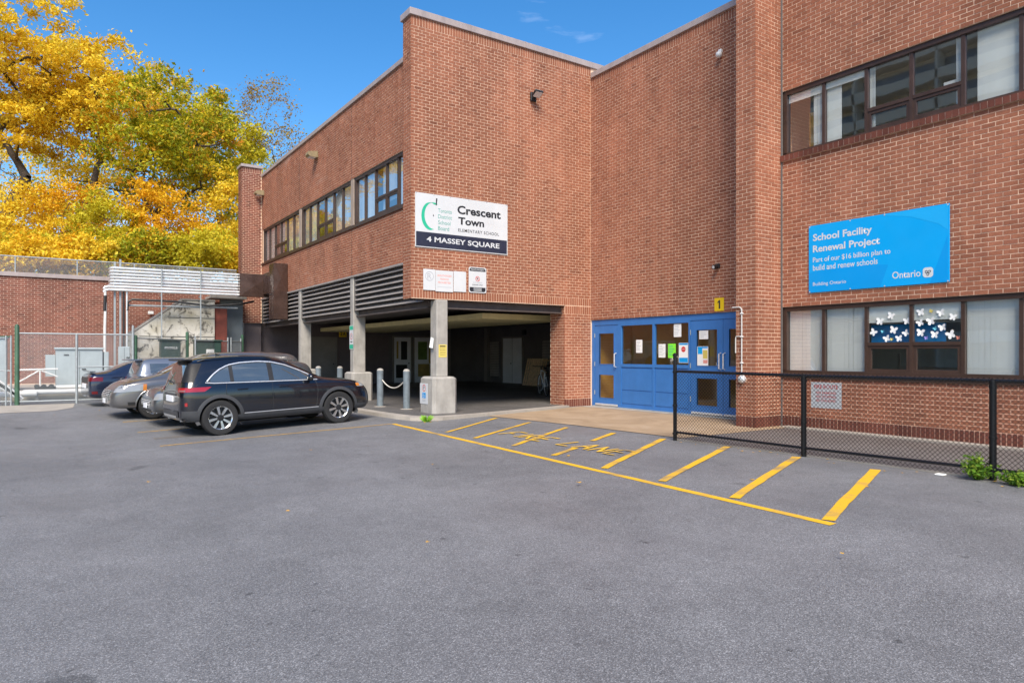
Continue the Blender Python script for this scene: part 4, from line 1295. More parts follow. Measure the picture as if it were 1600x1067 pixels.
# white conduit and siren on the pier
t = thing('conduit', 'white bent conduit running down the brick pier', 'conduit', (XP, 9.06, 1.0))
pth = [(XP - .02, 9.30, 2.43), (XP - .022, 9.14, 2.43)] + [(XP - .024, 9.14 - .075 * math.sin(R(k * 15)), 2.43 - .075 * (1 - math.cos(R(k * 15)))) for k in range(1, 7)] + [(XP - .024, 9.065, 1.06)]
MB().tube(pth, .0135, 8).build('pipe', M['pipe_white'], t, True)
MB().tube([(XP - .024, 9.065, 1.835), (XP - .022, 9.20, 1.835), (XP - .022, 9.215, 1.80), (XP - .022, 9.215, 1.50)], .013, 6).build('branch', M['pipe_white'], t, True)
for z in (2.3, 1.83, 1.3):
    MB().bbox(XP - .046, XP - .002, 9.035, 9.095, z - .012, z + .012, .004).build('clip', M['white'], t)
t = thing('alarm_bell', 'round grey alarm bell at the foot of the white conduit', 'bell', (XP, 9.06, .97))
MB().lathe([(.085, 0), (.085, -.03), (.075, -.06), (.045, -.085), (.0, -.09)], 18, (XP, 9.06, .97), 'x').build('shell', M['steel'], t, True)
MB().lathe([(.022, -.085), (.022, -.10), (0, -.102)], 10, (XP, 9.06, .97), 'x').build('boss', M['steel_dull'], t, True)

# ------------------------------------------------------------------ bollards and rope
boll = []
for lab, x, y in (('grey steel bollard at the garage kerb, left end of the rope', 7.55, 17.62), ('grey steel bollard nearest the corner column, right end of the rope', 7.78, 16.45),
                  ('grey bollard seen over the bonnet of the black car, left one', 7.27, 21.9), ('grey bollard seen over the bonnet of the black car, right one', 7.80, 21.4)):
    t = thing('bollard', lab, 'bollard', (x, y, .055), 0, 'bollards along the garage kerb')
    MB().lathe([(.088, .055), (.088, 1.03)], 20, (x, y, 0)).build('post', M['bollard'], t, True)
    MB().lathe([(.088, 1.0302), (.080, 1.06), (.05, 1.085), (0, 1.095)], 20, (x, y, 0)).build('cap', M['concrete'], t, True)
    MB().lathe([(.17, .056), (.15, .062), (.09, .07)], 16, (x, y, 0)).build('footing', M['kerb'], t, True)
pa, pb = Vector((7.58, 17.55, .78)), Vector((7.76, 16.53, .78))
pth = [pa.lerp(pb, k / 14) - Vector((0, 0, .20 * (1 - ((k / 7) - 1) ** 2))) for k in range(15)]
o = MB().tube(pth, .016, 7).build('rope', M['rope'], None, True); tag(o, 'pale rope slung between the two bollards', 'rope')

# ------------------------------------------------------------------ chain link
def link_mesh(a, b, z0, z1, step=.062, r=.0022):
    """woven wire between two ground points a, b"""
    a, b = Vector((*a, 0)), Vector((*b, 0))
    d = b - a; Lh = d.length; d.normalize()
    H = z1 - z0
    nrm = Vector((-d.y, d.x, 0))
    vs, fs = [], []
    k = int((Lh + H) / step) + 1
    for s in (1, -1):
        for i in range(k):
            u = i * step - (H if s > 0 else 0)
            # line from (u,0) going up-right (s=1) or (u,0) up-left (s=-1)
            p0, p1 = (u, 0.0), (u + s * H, H)
            def clip(p, q):
                (x0, y0), (x1, y1) = p, q
                if x0 > x1: (x0, y0), (x1, y1) = (x1, y1), (x0, y0)
                if x1 <= 0 or x0 >= Lh: return None
                if x0 < 0: y0 += (y1 - y0) * (0 - x0) / (x1 - x0); x0 = 0
                if x1 > Lh: y1 = y0 + (y1 - y0) * (Lh - x0) / (x1 - x0); x1 = Lh
                return (x0, y0), (x1, y1)
            c_ = clip(p0, p1)
            if not c_ or abs(c_[1][0] - c_[0][0]) < .01: continue
            (x0, y0), (x1, y1) = c_
            P0 = a + d * x0 + Vector((0, 0, z0 + y0)) + nrm * (s * r)
            P1 = a + d * x1 + Vector((0, 0, z0 + y1)) + nrm * (s * r)
            w = (P1 - P0).normalized(); t1 = w.cross(nrm)
            base = len(vs)
            for P in (P0, P1):
                vs += [P + nrm * r, P + t1 * r * .87 - nrm * r * .5, P - t1 * r * .87 - nrm * r * .5]
            fs += [(base, base + 1, base + 4, base + 3), (base + 1, base + 2, base + 5, base + 4), (base + 2, base, base + 3, base + 5)]
    return np.array([tuple(v) for v in vs]), np.array(fs)

# black fence by the walkway
bfence = thing('black_fence', 'low black chain-link fence in front of the classroom wall', 'fence', (8.96, 8.31, 0))
FP = [(8.96, 8.31), (9.10, 5.97), (9.235, 3.61), (9.37, 1.25), (9.505, -1.1)]
for i, (x, y) in enumerate(FP):
    h = 1.455 if i == 0 else 1.15
    MB().lathe([(.032 if i == 0 else .038, 0), (.032 if i == 0 else .038, h)], 14, (x, y, 0)).build('post', M['black_metal'], bfence, True)
    MB().lathe([(.042, h - .01), (.042, h + .015), (.02, h + .04), (0, h + .042)], 14, (x, y, 0)).build('post_cap', M['black_metal'], bfence, True)
    for z in ((1.17, .6, .12) if i == 0 else (1.10, .5)):
        MB().lathe([(.044, z - .014), (.044, z + .014)], 14, (x, y, 0)).build('band', M['black_metal'], bfence, True)
for (p, q) in zip(FP, FP[1:]):
    for z, rr_ in ((1.165, .024), (.125, .020)):
        MB().tube([(p[0], p[1], z + (.0 if p is not FP[0] else .02)), (q[0], q[1], z)], rr_, 10).build('rail', M['rail_worn'], bfence, True)
    v, f = link_mesh((p[0] - .03, p[1]), (q[0] - .03, q[1]), .03, 1.20, .0585, .0031)
    np_mesh('wire_mesh', v, f, M['black_metal'], bfence)
Mn = Matrix(((.057, 0, -.998, 9.112), (-.998, 0, -.057, 5.86), (0, 1, 0, .715), (0, 0, 0, 1)))
a = plate('fire_route_sign', 'white fire route sign with red lettering behind the black fence wire', 'sign', Mn, .445, .365, M['white_sign'], .005)
text('FIRE ROUTE', Mn, .05, .275, .345, .055, .0066, M['red_ink'], a, .012)
for k, t in enumerate(('NO PARKING', 'NO STOPPING', 'NO STANDING')):
    text(t, Mn, .075, .20 - k * .055, .295, .036, .0066, M['red_ink'], a, .008)

# ------------------------------------------------------------------ equipment yard on the left
gw = thing('garden_wall', 'brick retaining wall with metal coping behind the equipment yard', 'wall', (0, 31.5, .3))
wl_ = mortar_wall('brick_wall', -14, 6.95, .34, 4.34, ('y', 31.5), [], gw, .3, M['mortar_old'])
bricks_mesh('bricks', brick_rects(-14, 6.95, c(5), c(57), [], 0, 81), ('y', 31.5), M['brick_old'], wl_, 82)
MB().bbox(-14, 6.95, 31.44, 31.86, 4.345, 4.50, .008).build('coping', M['coping'], gw)
gf = thing('guard_fence', 'grey chain-link guard fence on top of the brick retaining wall', 'fence', (0, 31.65, 4.5))
for k in range(10):
    x = -12.6 + 1.95 * k
    MB().tube([(x, 31.65, 4.5), (x, 31.65, 5.12)], .026, 8).build('post', M['steel_dull'], gf, True)
MB().tube([(-14, 31.65, 5.10), (6.9, 31.65, 5.10)], .022, 8).build('rail', M['steel_dull'], gf, True)
v, f = link_mesh((-14, 31.65), (6.9, 31.65), 4.51, 5.10, .055, .0035)
np_mesh('wire_mesh', v, f, M['steel_dull'], gf)

yf = thing('yard_fence', 'tall galvanised chain-link fence round the equipment yard', 'fence', (-.66, 24.6, 0))
MB().lathe([(.062, 0), (.058, 2.28), (.03, 2.33), (0, 2.34)], 12, (-.66, 24.6, 0)).build('corner_post', M['green_post'], yf, True, label='mossy green corner post')
for x, h, m in ((.80, 2.10, 'steel_dull'), (2.29, 2.38, 'steel_dull')):
    MB().lathe([(.036, 0), (.036, h - .03), (0, h)], 10, (x, 24.6, 0)).build('post', M[m], yf, True)
MB().lathe([(.06, 0), (.06, 2.05), (0, 2.08)], 10, (2.36, 24.66, 0)).build('post', M['green_post'], yf, True)
for z in (2.08, 1.09, .10):
    x0 = -.62 if z != 1.09 else .80
    MB().tube([(x0, 24.6, z), (2.29, 24.6, z)], .022, 8).build('rail', M['steel_dull'], yf, True)
v, f = link_mesh((-.60, 24.6), (2.28, 24.6), .06, 2.08, .062, .003)
np_mesh('wire_mesh', v, f, M['steel_dull'], yf)
# left continuation (gate) and right, lower continuation behind the cars
for (pa, pb, h, posts) in (((-6.5, 24.6), (-.75, 24.6), 1.98, (-.80, -.92, -3.6, -6.4)),):
    for x in posts: MB().tube([(x, 24.6, 0), (x, 24.6, h + .03)], .024, 8).build('post', M['steel_dull'], yf, True)
    for z in (h, 1.0, .12): MB().tube([(pa[0], 24.6, z), (-.80, 24.6, z)], .019, 8).build('rail', M['green_post'] if z == h else M['steel_dull'], yf, True)
    v, f = link_mesh(pa, (-.82, 24.6), .06, h, .062, .003); np_mesh('wire_mesh', v, f, M['steel_dull'], yf)
gpost = [(4.28, 27.4, 'green_post', .055), (4.55, 27.4, 'steel_dull', .03), (6.0, 29.0, 'steel_dull', .03), (6.12, 29.0, 'steel_dull', .025), (6.78, 30.3, 'steel_dull', .028), (6.86, 30.4, 'green_post', .06)]
gg = thing('yard_gate', 'low green framed chain-link gate beside the stained stair wall', 'gate', (4.3, 27.4, 0))
for x, y, m, r_ in gpost: MB().lathe([(r_, 0), (r_, 2.25 if m == 'green_post' else 2.12), (0, 2.30 if m == 'green_post' else 2.14)], 10, (x, y, 0)).build('post', M[m], gg, True)
for (p, q) in (((2.36, 24.66), (4.28, 27.4)), ((4.55, 27.4), (6.0, 29.0)), ((6.12, 29.0), (6.78, 30.3))):
    for z in (1.98, .12): MB().tube([(p[0], p[1], z), (q[0], q[1], z)], .02, 8).build('rail', M['steel_dull'], gg, True)
    v, f = link_mesh(p, q, .1, 1.98, .066, .003); np_mesh('wire_mesh', v, f, M['steel_dull'], gg)

def cabinet(name, label, x0, x1, y0, y1, z0, z1, mat, cat='cabinet', lid=True):
    t = thing(name, label, cat, ((x0 + x1) / 2, (y0 + y1) / 2, z0))
    MB().bbox(x0, x1, y0, y1, z0, z1, .02).build('body', mat, t)
    if lid: MB().bbox(x0 - .04, x1 + .04, y0 - .05, y1 + .04, z1 + .001, z1 + .07, .015).build('lid', mat, t)
    MB().box((x0 + x1) / 2 - .006, (x0 + x1) / 2 + .006, y0 - .004, y0 + .01, z0 + .06, z1 - .04).build('door_joint', M['skin_dark'], t)
    MB().bbox((x0 + x1) / 2 + .06, (x0 + x1) / 2 + .18, y0 - .04, y0 - .002, (z0 + z1) / 2 - .02, (z0 + z1) / 2 + .02, .008).build('latch', M['skin_dark'], t)
    return t
t = cabinet('transformer', 'pale grey pad transformer behind the yard fence', .30, 1.62, 27.0, 28.1, .34, 1.62, M['box_grey'])
for k in range(9):
    MB().bbox(.02, .29, 27.12 + k * .1, 27.15 + k * .1, .75, 1.45, .006).build('cooling_fin', M['box_grey'], t)
MB().box(.52, .66, 26.992, 26.998, 1.42, 1.47).build('name_plate', M['ink'], t)
MB().bbox(1.66, 1.80, 27.0, 28.1, .34, 1.55, .02).build('side_box', M['box_grey'], t)
t = cabinet('switch_cabinet', 'pale grey switch cabinet with yellow warning label at the left edge', -2.1, -.98, 26.5, 27.3, .34, 1.95, M['box_grey'])
MB().box(-1.62, -1.18, 26.490, 26.497, 1.78, 1.94).build('warning_label', M['yellow_sign'], t)
t = cabinet('utility_cabinet', 'dark green utility cabinet left of the green gate post', 3.55, 4.20, 28.3, 28.9, .34, 1.95, M['dark_green'])
text('PM3053', frame_a(3.66, 1.66, 28.29), 0, 0, .42, .09, .003, M['white_sign'], t, .01)
t = cabinet('utility_cabinet', 'dark green utility cabinet with white label right of the green gate post', 4.72, 5.62, 28.3, 28.9, .34, 1.95, M['dark_green'])
MB().box(5.08, 5.36, 28.288, 28.295, 1.28, 1.66).build('label_plate', M['paper'], t)
text('1', frame_a(5.13, 1.40, 28.285), 0, 0, .04, .14, .003, M['ink'], t, .02); text('2', frame_a(5.13, 1.40, 28.285), .08, 0, .09, .14, .003, M['ink'], t, .02)
t = cabinet('meter_box', 'grey meter box at the foot of the conduit frame', 2.25, 2.62, 29.2, 29.4, .95, 1.75, M['box_grey'], lid=False)
MB().box(2.3, 2.36, 29.4, 29.46, .34, 1.0).build('bracket', M['steel_dull'], t); MB().box(2.5, 2.56, 29.4, 29.46, .34, 1.0).build('bracket', M['steel_dull'], t)

# white pipes lying along the pad edge, black hose coil, white brace
for k, (x0, x1, y, z, r_, lab) in enumerate(((-.55, 5.5, 26.12, .30, .075, 'thick white pipe lying along the yard kerb'), (.0, 5.2, 26.55, .42, .06, 'thinner white pipe lying behind the thick one'), (-6, -.2, 26.0, .26, .09, 'white pipe at the left end of the yard'))):
    o = MB().tube([(x0, y, z), ((x0 + x1) / 2, y, z - .004), (x1, y, z)], r_, 12).build('white_pipe', M['white'], None, True); tag(o, lab, 'pipe')
for k in range(6):
    x = -.2 + k * 1.05
    o = MB().bbox(x - .05, x + .05, 26.02, 26.24, .0, .235, .01).build('pipe_support', M['concrete']); tag(o, 'short concrete support under the thick white pipe', 'support', 'supports under the thick white pipe')
t = thing('hose_bundle', 'bundle of black hoses arching down at the left edge of the yard', 'hose', (-1.6, 25.6, 0))
for k in range(5):
    pth = [(-3.2 + k * .06, 25.7 - k * .03, .95 + k * .05)] + [(-2.3 + q * .22, 25.6, .98 + k * .06 - (q / 7) ** 1.7 * (.75 + k * .03)) for q in range(8)] + [(-.55, 25.6, .12)]
    MB().tube(pth, .05, 8).build('hose', M['rubber'] if k % 4 else M['white'], t, True)
t = thing('white_brace', 'white braced steel rail between the fence and the transformer', 'rail', (-.4, 26.6, .34))
MB().tube([(-.75, 26.6, .98), (.35, 26.6, 1.0)], .028, 8).build('rail', M['white'], t, True)
for p, q in (((-.75, .55), (-.15, .95)), ((.35, .75), (-.08, .95)), ((-.12, .34), (-.12, .97)), ((-.75, .34), (-.75, 1.0))):
    MB().tube([(p[0], 26.6, p[1]), (q[0], 26.6, q[1])], .024, 8).build('strut', M['white'], t, True)
t = thing('valve_manifold', 'small black valve manifold on the ground by the white brace', 'valve', (.0, 26.35, .34))
MB().tube([(-.25, 26.4, .42), (.30, 26.4, .42)], .05, 8).build('pipe', M['skin_dark'], t, True)
for x in (-.2, -.02, .18): MB().lathe([(.075, -.02), (.075, .02)], 12, (x, 26.34, .46), 'y').build('hand_wheel', M['skin_dark'], t, True)

# conduit bridge: a rack of bright pipes that crosses to the school
rk = thing('pipe_rack', 'rack of shiny galvanised conduits crossing from the yard to the school wall', 'pipes', (2.3, 29.5, .34))
for k in range(6):
    z = 4.66 - k * .115
    MB().tube([(2.12 - .02 * (k > 4), 29.5 + .02 * k, z)] + [(6.5, 29.5 + .02 * k, z + .02)], .048, 10).build('pipe', M['steel'], rk, True)
    MB().tube([(2.14, 29.5 + .02 * k, z), (2.05, 29.56 + .02 * k, z), (2.02, 29.9, z - .02)], .048, 10).build('elbow', M['steel'], rk, True)
for k in range(2):
    z = 3.96 - k * .115
    MB().tube([(1.80, 29.44, z - .10), (1.84, 29.44, z - .03), (1.95, 29.44, z), (6.5, 29.44, z + .015)], .05, 10).build('pipe', M['steel'], rk, True)
for x in (2.16, 2.34):
    MB().bbox(x - .035, x + .035, 29.58, 29.65, .34, 5.0 if x > 2.2 else 4.9, .006).build('leg', M['steel_dull'], rk)
for x, h in ((2.44, 3.8), (2.55, 3.8)):
    MB().tube([(x, 29.5, .34), (x, 29.5, h)], .035, 8).build('riser', M['steel'] if x > 2.5 else M['skin_dark'], rk, True)
for x in (3.70, 5.08):
    MB().bbox(x - .022, x + .022, 29.40, 29.44, .34 if x < 4 else 1.2, 4.72, .006).build('leg', M['steel_dull'], rk)
    MB().box(x - .03, x + .03, 29.44, 29.75, 3.70, 3.76).build('bracket', M['steel_dull'], rk)
MB().tube([(1.83, 29.44, .34), (1.83, 29.44, 2.4), (1.85, 29.44, 3.3), (1.84, 29.44, 3.80)], .045, 8).build('riser', M['white'], rk, True)
MB().tube([(1.83, 29.44, 3.05), (1.845, 29.44, 3.62)], .055, 8).build('sleeve', M['skin_dark'], rk, True)
MB().tube([(2.56, 29.5, 3.1), (2.58, 29.5, 3.42), (2.72, 29.5, 3.52), (4.2, 29.5, 3.50), (5.4, 29.5, 3.38), (6.6, 29.5, 3.5), (7.2, 29.9, 3.66)], .04, 8).build('black_cable', M['skin_dark'], rk, True)
MB().tube([(2.56, 29.6, 3.30), (6.5, 29.6, 3.34)], .035, 8).build('pipe', M['steel_dull'], rk, True)

# brown sheet-metal duct on the school wall
du = thing('brown_duct', 'dark brown sheet-metal duct wrapping the corner of the school wall', 'duct', (7.0, 30.0, 3.7))
MB().bbox(6.50, 7.70, 29.20, 29.55, 3.80, 4.72, .01).build('end_box', M['brown_metal'], du)
MB().bbox(7.40, 7.83, 27.92, 29.198, 3.90, 4.74, .01).build('run', M['brown_metal'], du)
MB().bbox(7.30, 7.84, 27.25, 27.918, 2.82, 4.98, .01).build('drop', M['brown_metal'], du)
def cross_break(Mx, w, h, dp):
    mb = MB(); mb.M = Mx
    mb.add([(0, 0, .002), (w, 0, .002), (w, h, .002), (0, h, .002), (w / 2, h / 2, dp)], [(0, 1, 4), (1, 2, 4), (2, 3, 4), (3, 0, 4)])
    mb.build('cross_broken_panel', M['brown_metal'], du)
cross_break(frame_a(6.53, 3.83, 29.20), 1.14, .86, .05)
cross_break(frame_x(29.17, 3.93, 7.40), .60, .78, .04); cross_break(frame_x(28.55, 3.93, 7.40), .60, .78, .04)
cross_break(frame_x(27.89, 2.85, 7.30), .61, .90, .05); cross_break(frame_x(27.89, 3.84, 7.30), .61, 1.10, .05)
cross_break(frame_a(7.32, 3.84, 27.25), .50, 1.10, .03)
MB().box(7.292, 7.299, 27.30, 27.86, 3.78, 3.80).build('seam', M['skin_dark'], du)

# weathered stair wall, rusty panel and slate wall
sw = thing('stair_wall', 'whitewashed concrete stair wall streaked with black stains', 'wall', (4.2, 30.0, .34))
MB().prism([(2.55, .34), (5.70, .34), (5.70, 3.58), (4.50, 3.58), (2.70, 2.22), (2.55, 2.1)], 'y', 30.0, 30.3).build('panel', M['stained'], sw)
MB().prism([(2.5, 2.14), (2.7, 2.24), (4.5, 3.60), (5.72, 3.60), (5.72, 3.66), (4.48, 3.66), (2.66, 2.30), (2.5, 2.21)], 'y', 29.97, 30.33).build('cap', M['concrete'], sw)
for z in (1.25, 2.15, 2.9):
    MB().box(2.56 if z < 2 else (3.0 if z < 2.5 else 4.0), 5.70, 29.988, 29.999, z, z + .02).build('joint', M['skin_dark'], sw)
o = MB().bbox(5.72, 6.20, 30.1, 30.14, .34, 3.32, .006).build('rusty_panel', M['rust']); tag(o, 'rusty dark red steel panel beside the stained stair wall', 'panel')
o = MB().bbox(6.10, 7.00, 30.9, 31.1, .34, 3.75, .006).build('slate_wall', M['slate_wall']); tag(o, 'slate blue painted wall between the rusty panel and the school', 'wall')
o = MB().bbox(5.6, 7.0, 30.2, 31.4, 3.76, 3.86, .006).build('stair_canopy', M['concrete']); tag(o, 'thin concrete canopy over the slate blue wall', 'canopy')
t = thing('yard_camera', 'small white security camera on the brick behind the conduits', 'camera', (3.6, 31.5, 3.15))
MB().bbox(3.45, 3.65, 31.3, 31.40, 3.08, 3.20, .01).build('housing', M['white'], t); MB().box(3.53, 3.57, 31.4, 31.5, 3.12, 3.16).build('arm', M['white'], t)

# ------------------------------------------------------------------ pallets and bicycle in the garage
for k in range(2):
    t = thing('pallet', ('front', 'rear')[k] + ' raw wood pallet leaning on the garage wall', 'pallet', (18.2, 25.2, .06), 0, 'pallets in the garage')
    T = Matrix.Translation((18.0 + k * .25, 24.7, .06)) @ Matrix.Rotation(R(14), 4, 'Y')
    for q in range(8):
        b = MB(); b.M = T; b.bbox(-.02, 0, .0 + q * .155, .105 + q * .155, 0, 1.25, .003); b.build('board', M['wood'], t)
    for z in (.04, .6, 1.15):
        b = MB(); b.M = T; b.bbox(.001, .09, 0, 1.19, z, z + .06, .003); b.build('stringer', M['wood'], t)

def bicycle(name, label, x, y, rot, frame_m):
    t = thing(name, label, 'bicycle', (x, y, .056), rot)
    for cx in (-.52, .52):
        MB().tube([(cx + .335 * math.cos(R(a)), 0, .35 + .335 * math.sin(R(a))) for a in range(0, 360, 12)], .019, 8, closed=True).build('tyre', M['rubber'], t, True, local=True)
        MB().tube([(cx + .312 * math.cos(R(a)), 0, .35 + .312 * math.sin(R(a))) for a in range(0, 360, 12)], .011, 6, closed=True).build('rim', M['steel'], t, True, local=True)
        sp = MB()
        for q in range(14):
            a = R(q * 360 / 14); sp.tube([(cx, .02 * (-1) ** q, .35), (cx + .31 * math.cos(a), 0, .35 + .31 * math.sin(a))], .0022, 3)
        sp.build('spokes', M['steel_dull'], t, local=True)
    fr = MB()
    bb, st, hd, hb = (-.10, 0, .30), (-.26, 0, .80), (.34, 0, .86), (.38, 0, .70)
    for p, q in ((bb, st), (st, hd), (bb, hb), (hd, hb)): fr.tube([p, q], .019, 8)
    for s in (-.05, .05):
        fr.tube([bb, (-.52, s, .35)], .011, 6); fr.tube([(-.25, 0, .77), (-.52, s, .35)], .009, 6)
        fr.tube([(hb[0], s * .8, hb[2] - .02), (.52, s, .35)], .012, 6)
    fr.build('frame', frame_m, t, True, local=True)
    h = MB(); h.tube([hd, (.33, 0, .98)], .015, 6); h.tube([(.30, -.30, 1.02), (.34, -.2, .99), (.34, .2, .99), (.30, .30, 1.02)], .014, 6); h.build('handlebar', M['skin_dark'], t, True, local=True)
    s = MB(); s.tube([st, (-.30, 0, .92)], .013, 6); s.ball((-.30, 0, .945), (.14, .065, .035), 12, 6); s.build('saddle', M['skin_dark'], t, True, local=True)
    c_ = MB(); c_.lathe([(.095, .03), (.095, .036)], 18, bb, 'y'); c_.tube([(bb[0], .05, bb[2]), (bb[0] + .1, .06, bb[2] - .13)], .01, 6); c_.tube([(bb[0], -.05, bb[2]), (bb[0] - .1, -.06, bb[2] + .13)], .01, 6)
    c_.tube([(bb[0] + .1, .05, bb[2] - .13), (bb[0] + .1, .15, bb[2] - .13)], .016, 6); c_.build('crank', M['steel_dull'], t, True, local=True)
    return t
bicycle('bicycle', 'pale framed bicycle parked just inside the garage by the brick pier', 14.25, 19.25, R(66), M['white'])
bicycle('bicycle', 'dark bicycle half hidden behind the pale one', 14.95, 19.35, R(72), M['skin_dark'])

# ------------------------------------------------------------------ cars
def car_paint(name, col, metal=.4, rough=.28, flake=.1):
    m, N, L, P = nodes_of(name)
    v = pos_node(N, L)
    n = noise(N, L, v, 900, 2)
    L.new(ramp(N, L, n, [(.3, tuple(c_ * (1 - flake) for c_ in col)), (.7, tuple(min(1, c_ * (1 + flake)) for c_ in col))]), P.inputs['Base Color'])
    P.inputs['Metallic'].default_value = metal
    P.inputs['Roughness'].default_value = rough
    P.inputs['Coat Weight'].default_value = 1.0
    P.inputs['Coat Roughness'].default_value = .03
    return m
def gloss(name, col, rough=.06, spec=.6):
    m, N, L, P = nodes_of(name)
    v = pos_node(N, L)
    L.new(ramp(N, L, noise(N, L, v, 4, 3), [(.3, tuple(c_ * .9 for c_ in col)), (.7, tuple(c_ * 1.1 for c_ in col))]), P.inputs['Base Color'])
    P.inputs['Roughness'].default_value = rough
    P.inputs['Specular IOR Level'].default_value = spec
    return m
M['car_glass'] = gloss('car_window_glass', (.05, .062, .068), .03, 1.0)
for _n in M['car_glass'].node_tree.nodes:
    if _n.type == 'BSDF_PRINCIPLED': _n.inputs['Coat Weight'].default_value = 1.0; _n.inputs['Coat IOR'].default_value = 1.9; _n.inputs['Coat Roughness'].default_value = .02
M['tail_red'] = gloss('tail_lamp_red', (.30, .008, .010), .08, 1.0)
M['tail_lens'] = gloss('tail_lamp_lens', (.22, .10, .10), .08, .8)
M['tail_dark'] = gloss('dark_tail_lamp', (.12, .006, .008), .1)
M['lamp_clear'] = gloss('clear_lamp', (.26, .27, .28), .06, 1.0)
M['lamp_amber'] = gloss('amber_lamp', (.48, .17, .03), .1)
M['pillar'] = pmat('satin_black_trim', (.012, .012, .014), .5, 0, .1, 8, spec=.3)
M['clad'] = pmat('car_cladding', (.045, .047, .052), .55, 0, .1, 8)
M['plate'] = pmat('licence_plate', (.72, .74, .78), .5, 0, .05, 6)
M['alloy'] = pmat('alloy_wheel', (.62, .63, .64), .25, .9, .06, 9)
M['alloy_dark'] = pmat('dark_alloy', (.016, .016, .018), .5, .2, .1, 9)
M['silver_trim'] = pmat('satin_silver_trim', (.50, .50, .49), .35, .5, .06, 8)

def lerp_st(st, x):
    for a, b in zip(st, st[1:]):
        if a[0] <= x <= b[0]:
            t = (x - a[0]) / (b[0] - a[0])
            return [a[i] + (b[i] - a[i]) * t for i in range(len(a))]
    return st[0] if x < st[0][0] else st[-1]

def body_mesh(name, st, paint, axles, rw, parent, hw):
    vs, fs = [], []
    NP = 11
    for (x, zb, w, zbelt, wr, zt) in st:
        hgt = zt - zbelt
        e = min(.085, .45 * hgt)
        ws = .945 * w
        half = [(0, zb), (.62 * w, zb), (.925 * w, zb + .02), (.992 * w, zb + .13), (1.0 * w, zb + .52 * (zbelt - zb)), (.992 * w, zbelt - .10 * min(1, (zbelt - zb) / .5)),
                (ws, zbelt), (ws + (wr - ws) * .46 + .012, zbelt + (hgt - e) * .5), (wr, zt - e), (wr - .13, zt - e * .22), (0, zt)]
        ring_ = [(x, y, z) for y, z in half] + [(x, -y, z) for y, z in half[-2:0:-1]]
        vs.append(ring_)
    k = len(vs[0])
    flat = [p for r_ in vs for p in r_]
    for i in range(len(vs) - 1):
        for j in range(k):
            fs.append((i * k + j, i * k + (j + 1) % k, (i + 1) * k + (j + 1) % k, (i + 1) * k + j))
    def cap(b, flip):
        for i in range(NP - 1):
            l0, l1 = i, i + 1
            r0, r1 = (k - i) % k, (k - i - 1) % k
            q = [b + l0, b + l1, b + r1, b + r0]
            q = list(dict.fromkeys(q))
            if len(q) >= 3: fs.append(tuple(q if flip else q[::-1]))
    cap(0, False); cap((len(vs) - 1) * k, True)
    me = bpy.data.meshes.new(name)
    me.from_pydata(flat, [], fs)
    bm = bmesh.new(); bm.from_mesh(me)
    bmesh.ops.recalc_face_normals(bm, faces=bm.faces)
    bm.to_mesh(me); bm.free()
    me.materials.append(paint); me.materials.append(M['rubber'])
    ob = link(bpy.data.objects.new('tmp', me))
    sb = ob.modifiers.new('s', 'SUBSURF'); sb.levels = sb.render_levels = 2
    cut = MB(); cut.cur = 1
    for ax in axles:
        for s in (-1, 1):
            cut.lathe([(rw + .055, s * (hw - .33)), (rw + .055, s * (hw + .3))], 32, (ax, 0, rw), 'y')
    cobs = []
    cme_o = cut.build('cutter', [paint, M['rubber']])
    bmc = bmesh.new(); bmc.from_mesh(cme_o.data); bmesh.ops.recalc_face_normals(bmc, faces=bmc.faces); bmc.to_mesh(cme_o.data); bmc.free()
    for p in cme_o.data.polygons: p.material_index = 1
    bo_ = ob.modifiers.new('b', 'BOOLEAN'); bo_.operation = 'DIFFERENCE'; bo_.object = cme_o; bo_.solver = 'EXACT'
    dg = bpy.context.evaluated_depsgraph_get()
    ev = bpy.data.meshes.new_from_object(ob.evaluated_get(dg))
    # smooth shell without wheel cut-outs is what details are laid on
    bo_.show_viewport = False
    ob.update_tag(); dg = bpy.context.evaluated_depsgraph_get(); dg.update()
    sm = bpy.data.meshes.new_from_object(ob.evaluated_get(dg))
    bvh = BVHTree.FromPolygons([v.co.copy() for v in sm.vertices], [tuple(p.vertices) for p in sm.polygons])
    bpy.data.objects.remove(ob); bpy.data.objects.remove(cme_o)
    ev.name = name
    ev.polygons.foreach_set('use_smooth', [True] * len(ev.polygons))
    try: ev.set_sharp_from_angle(angle=R(40))
    except Exception: pass
    o = link(bpy.data.objects.new(name, ev))
    o.parent = parent
    BASE[o.name] = Vector((0, 0, 0))
    return o, bvh

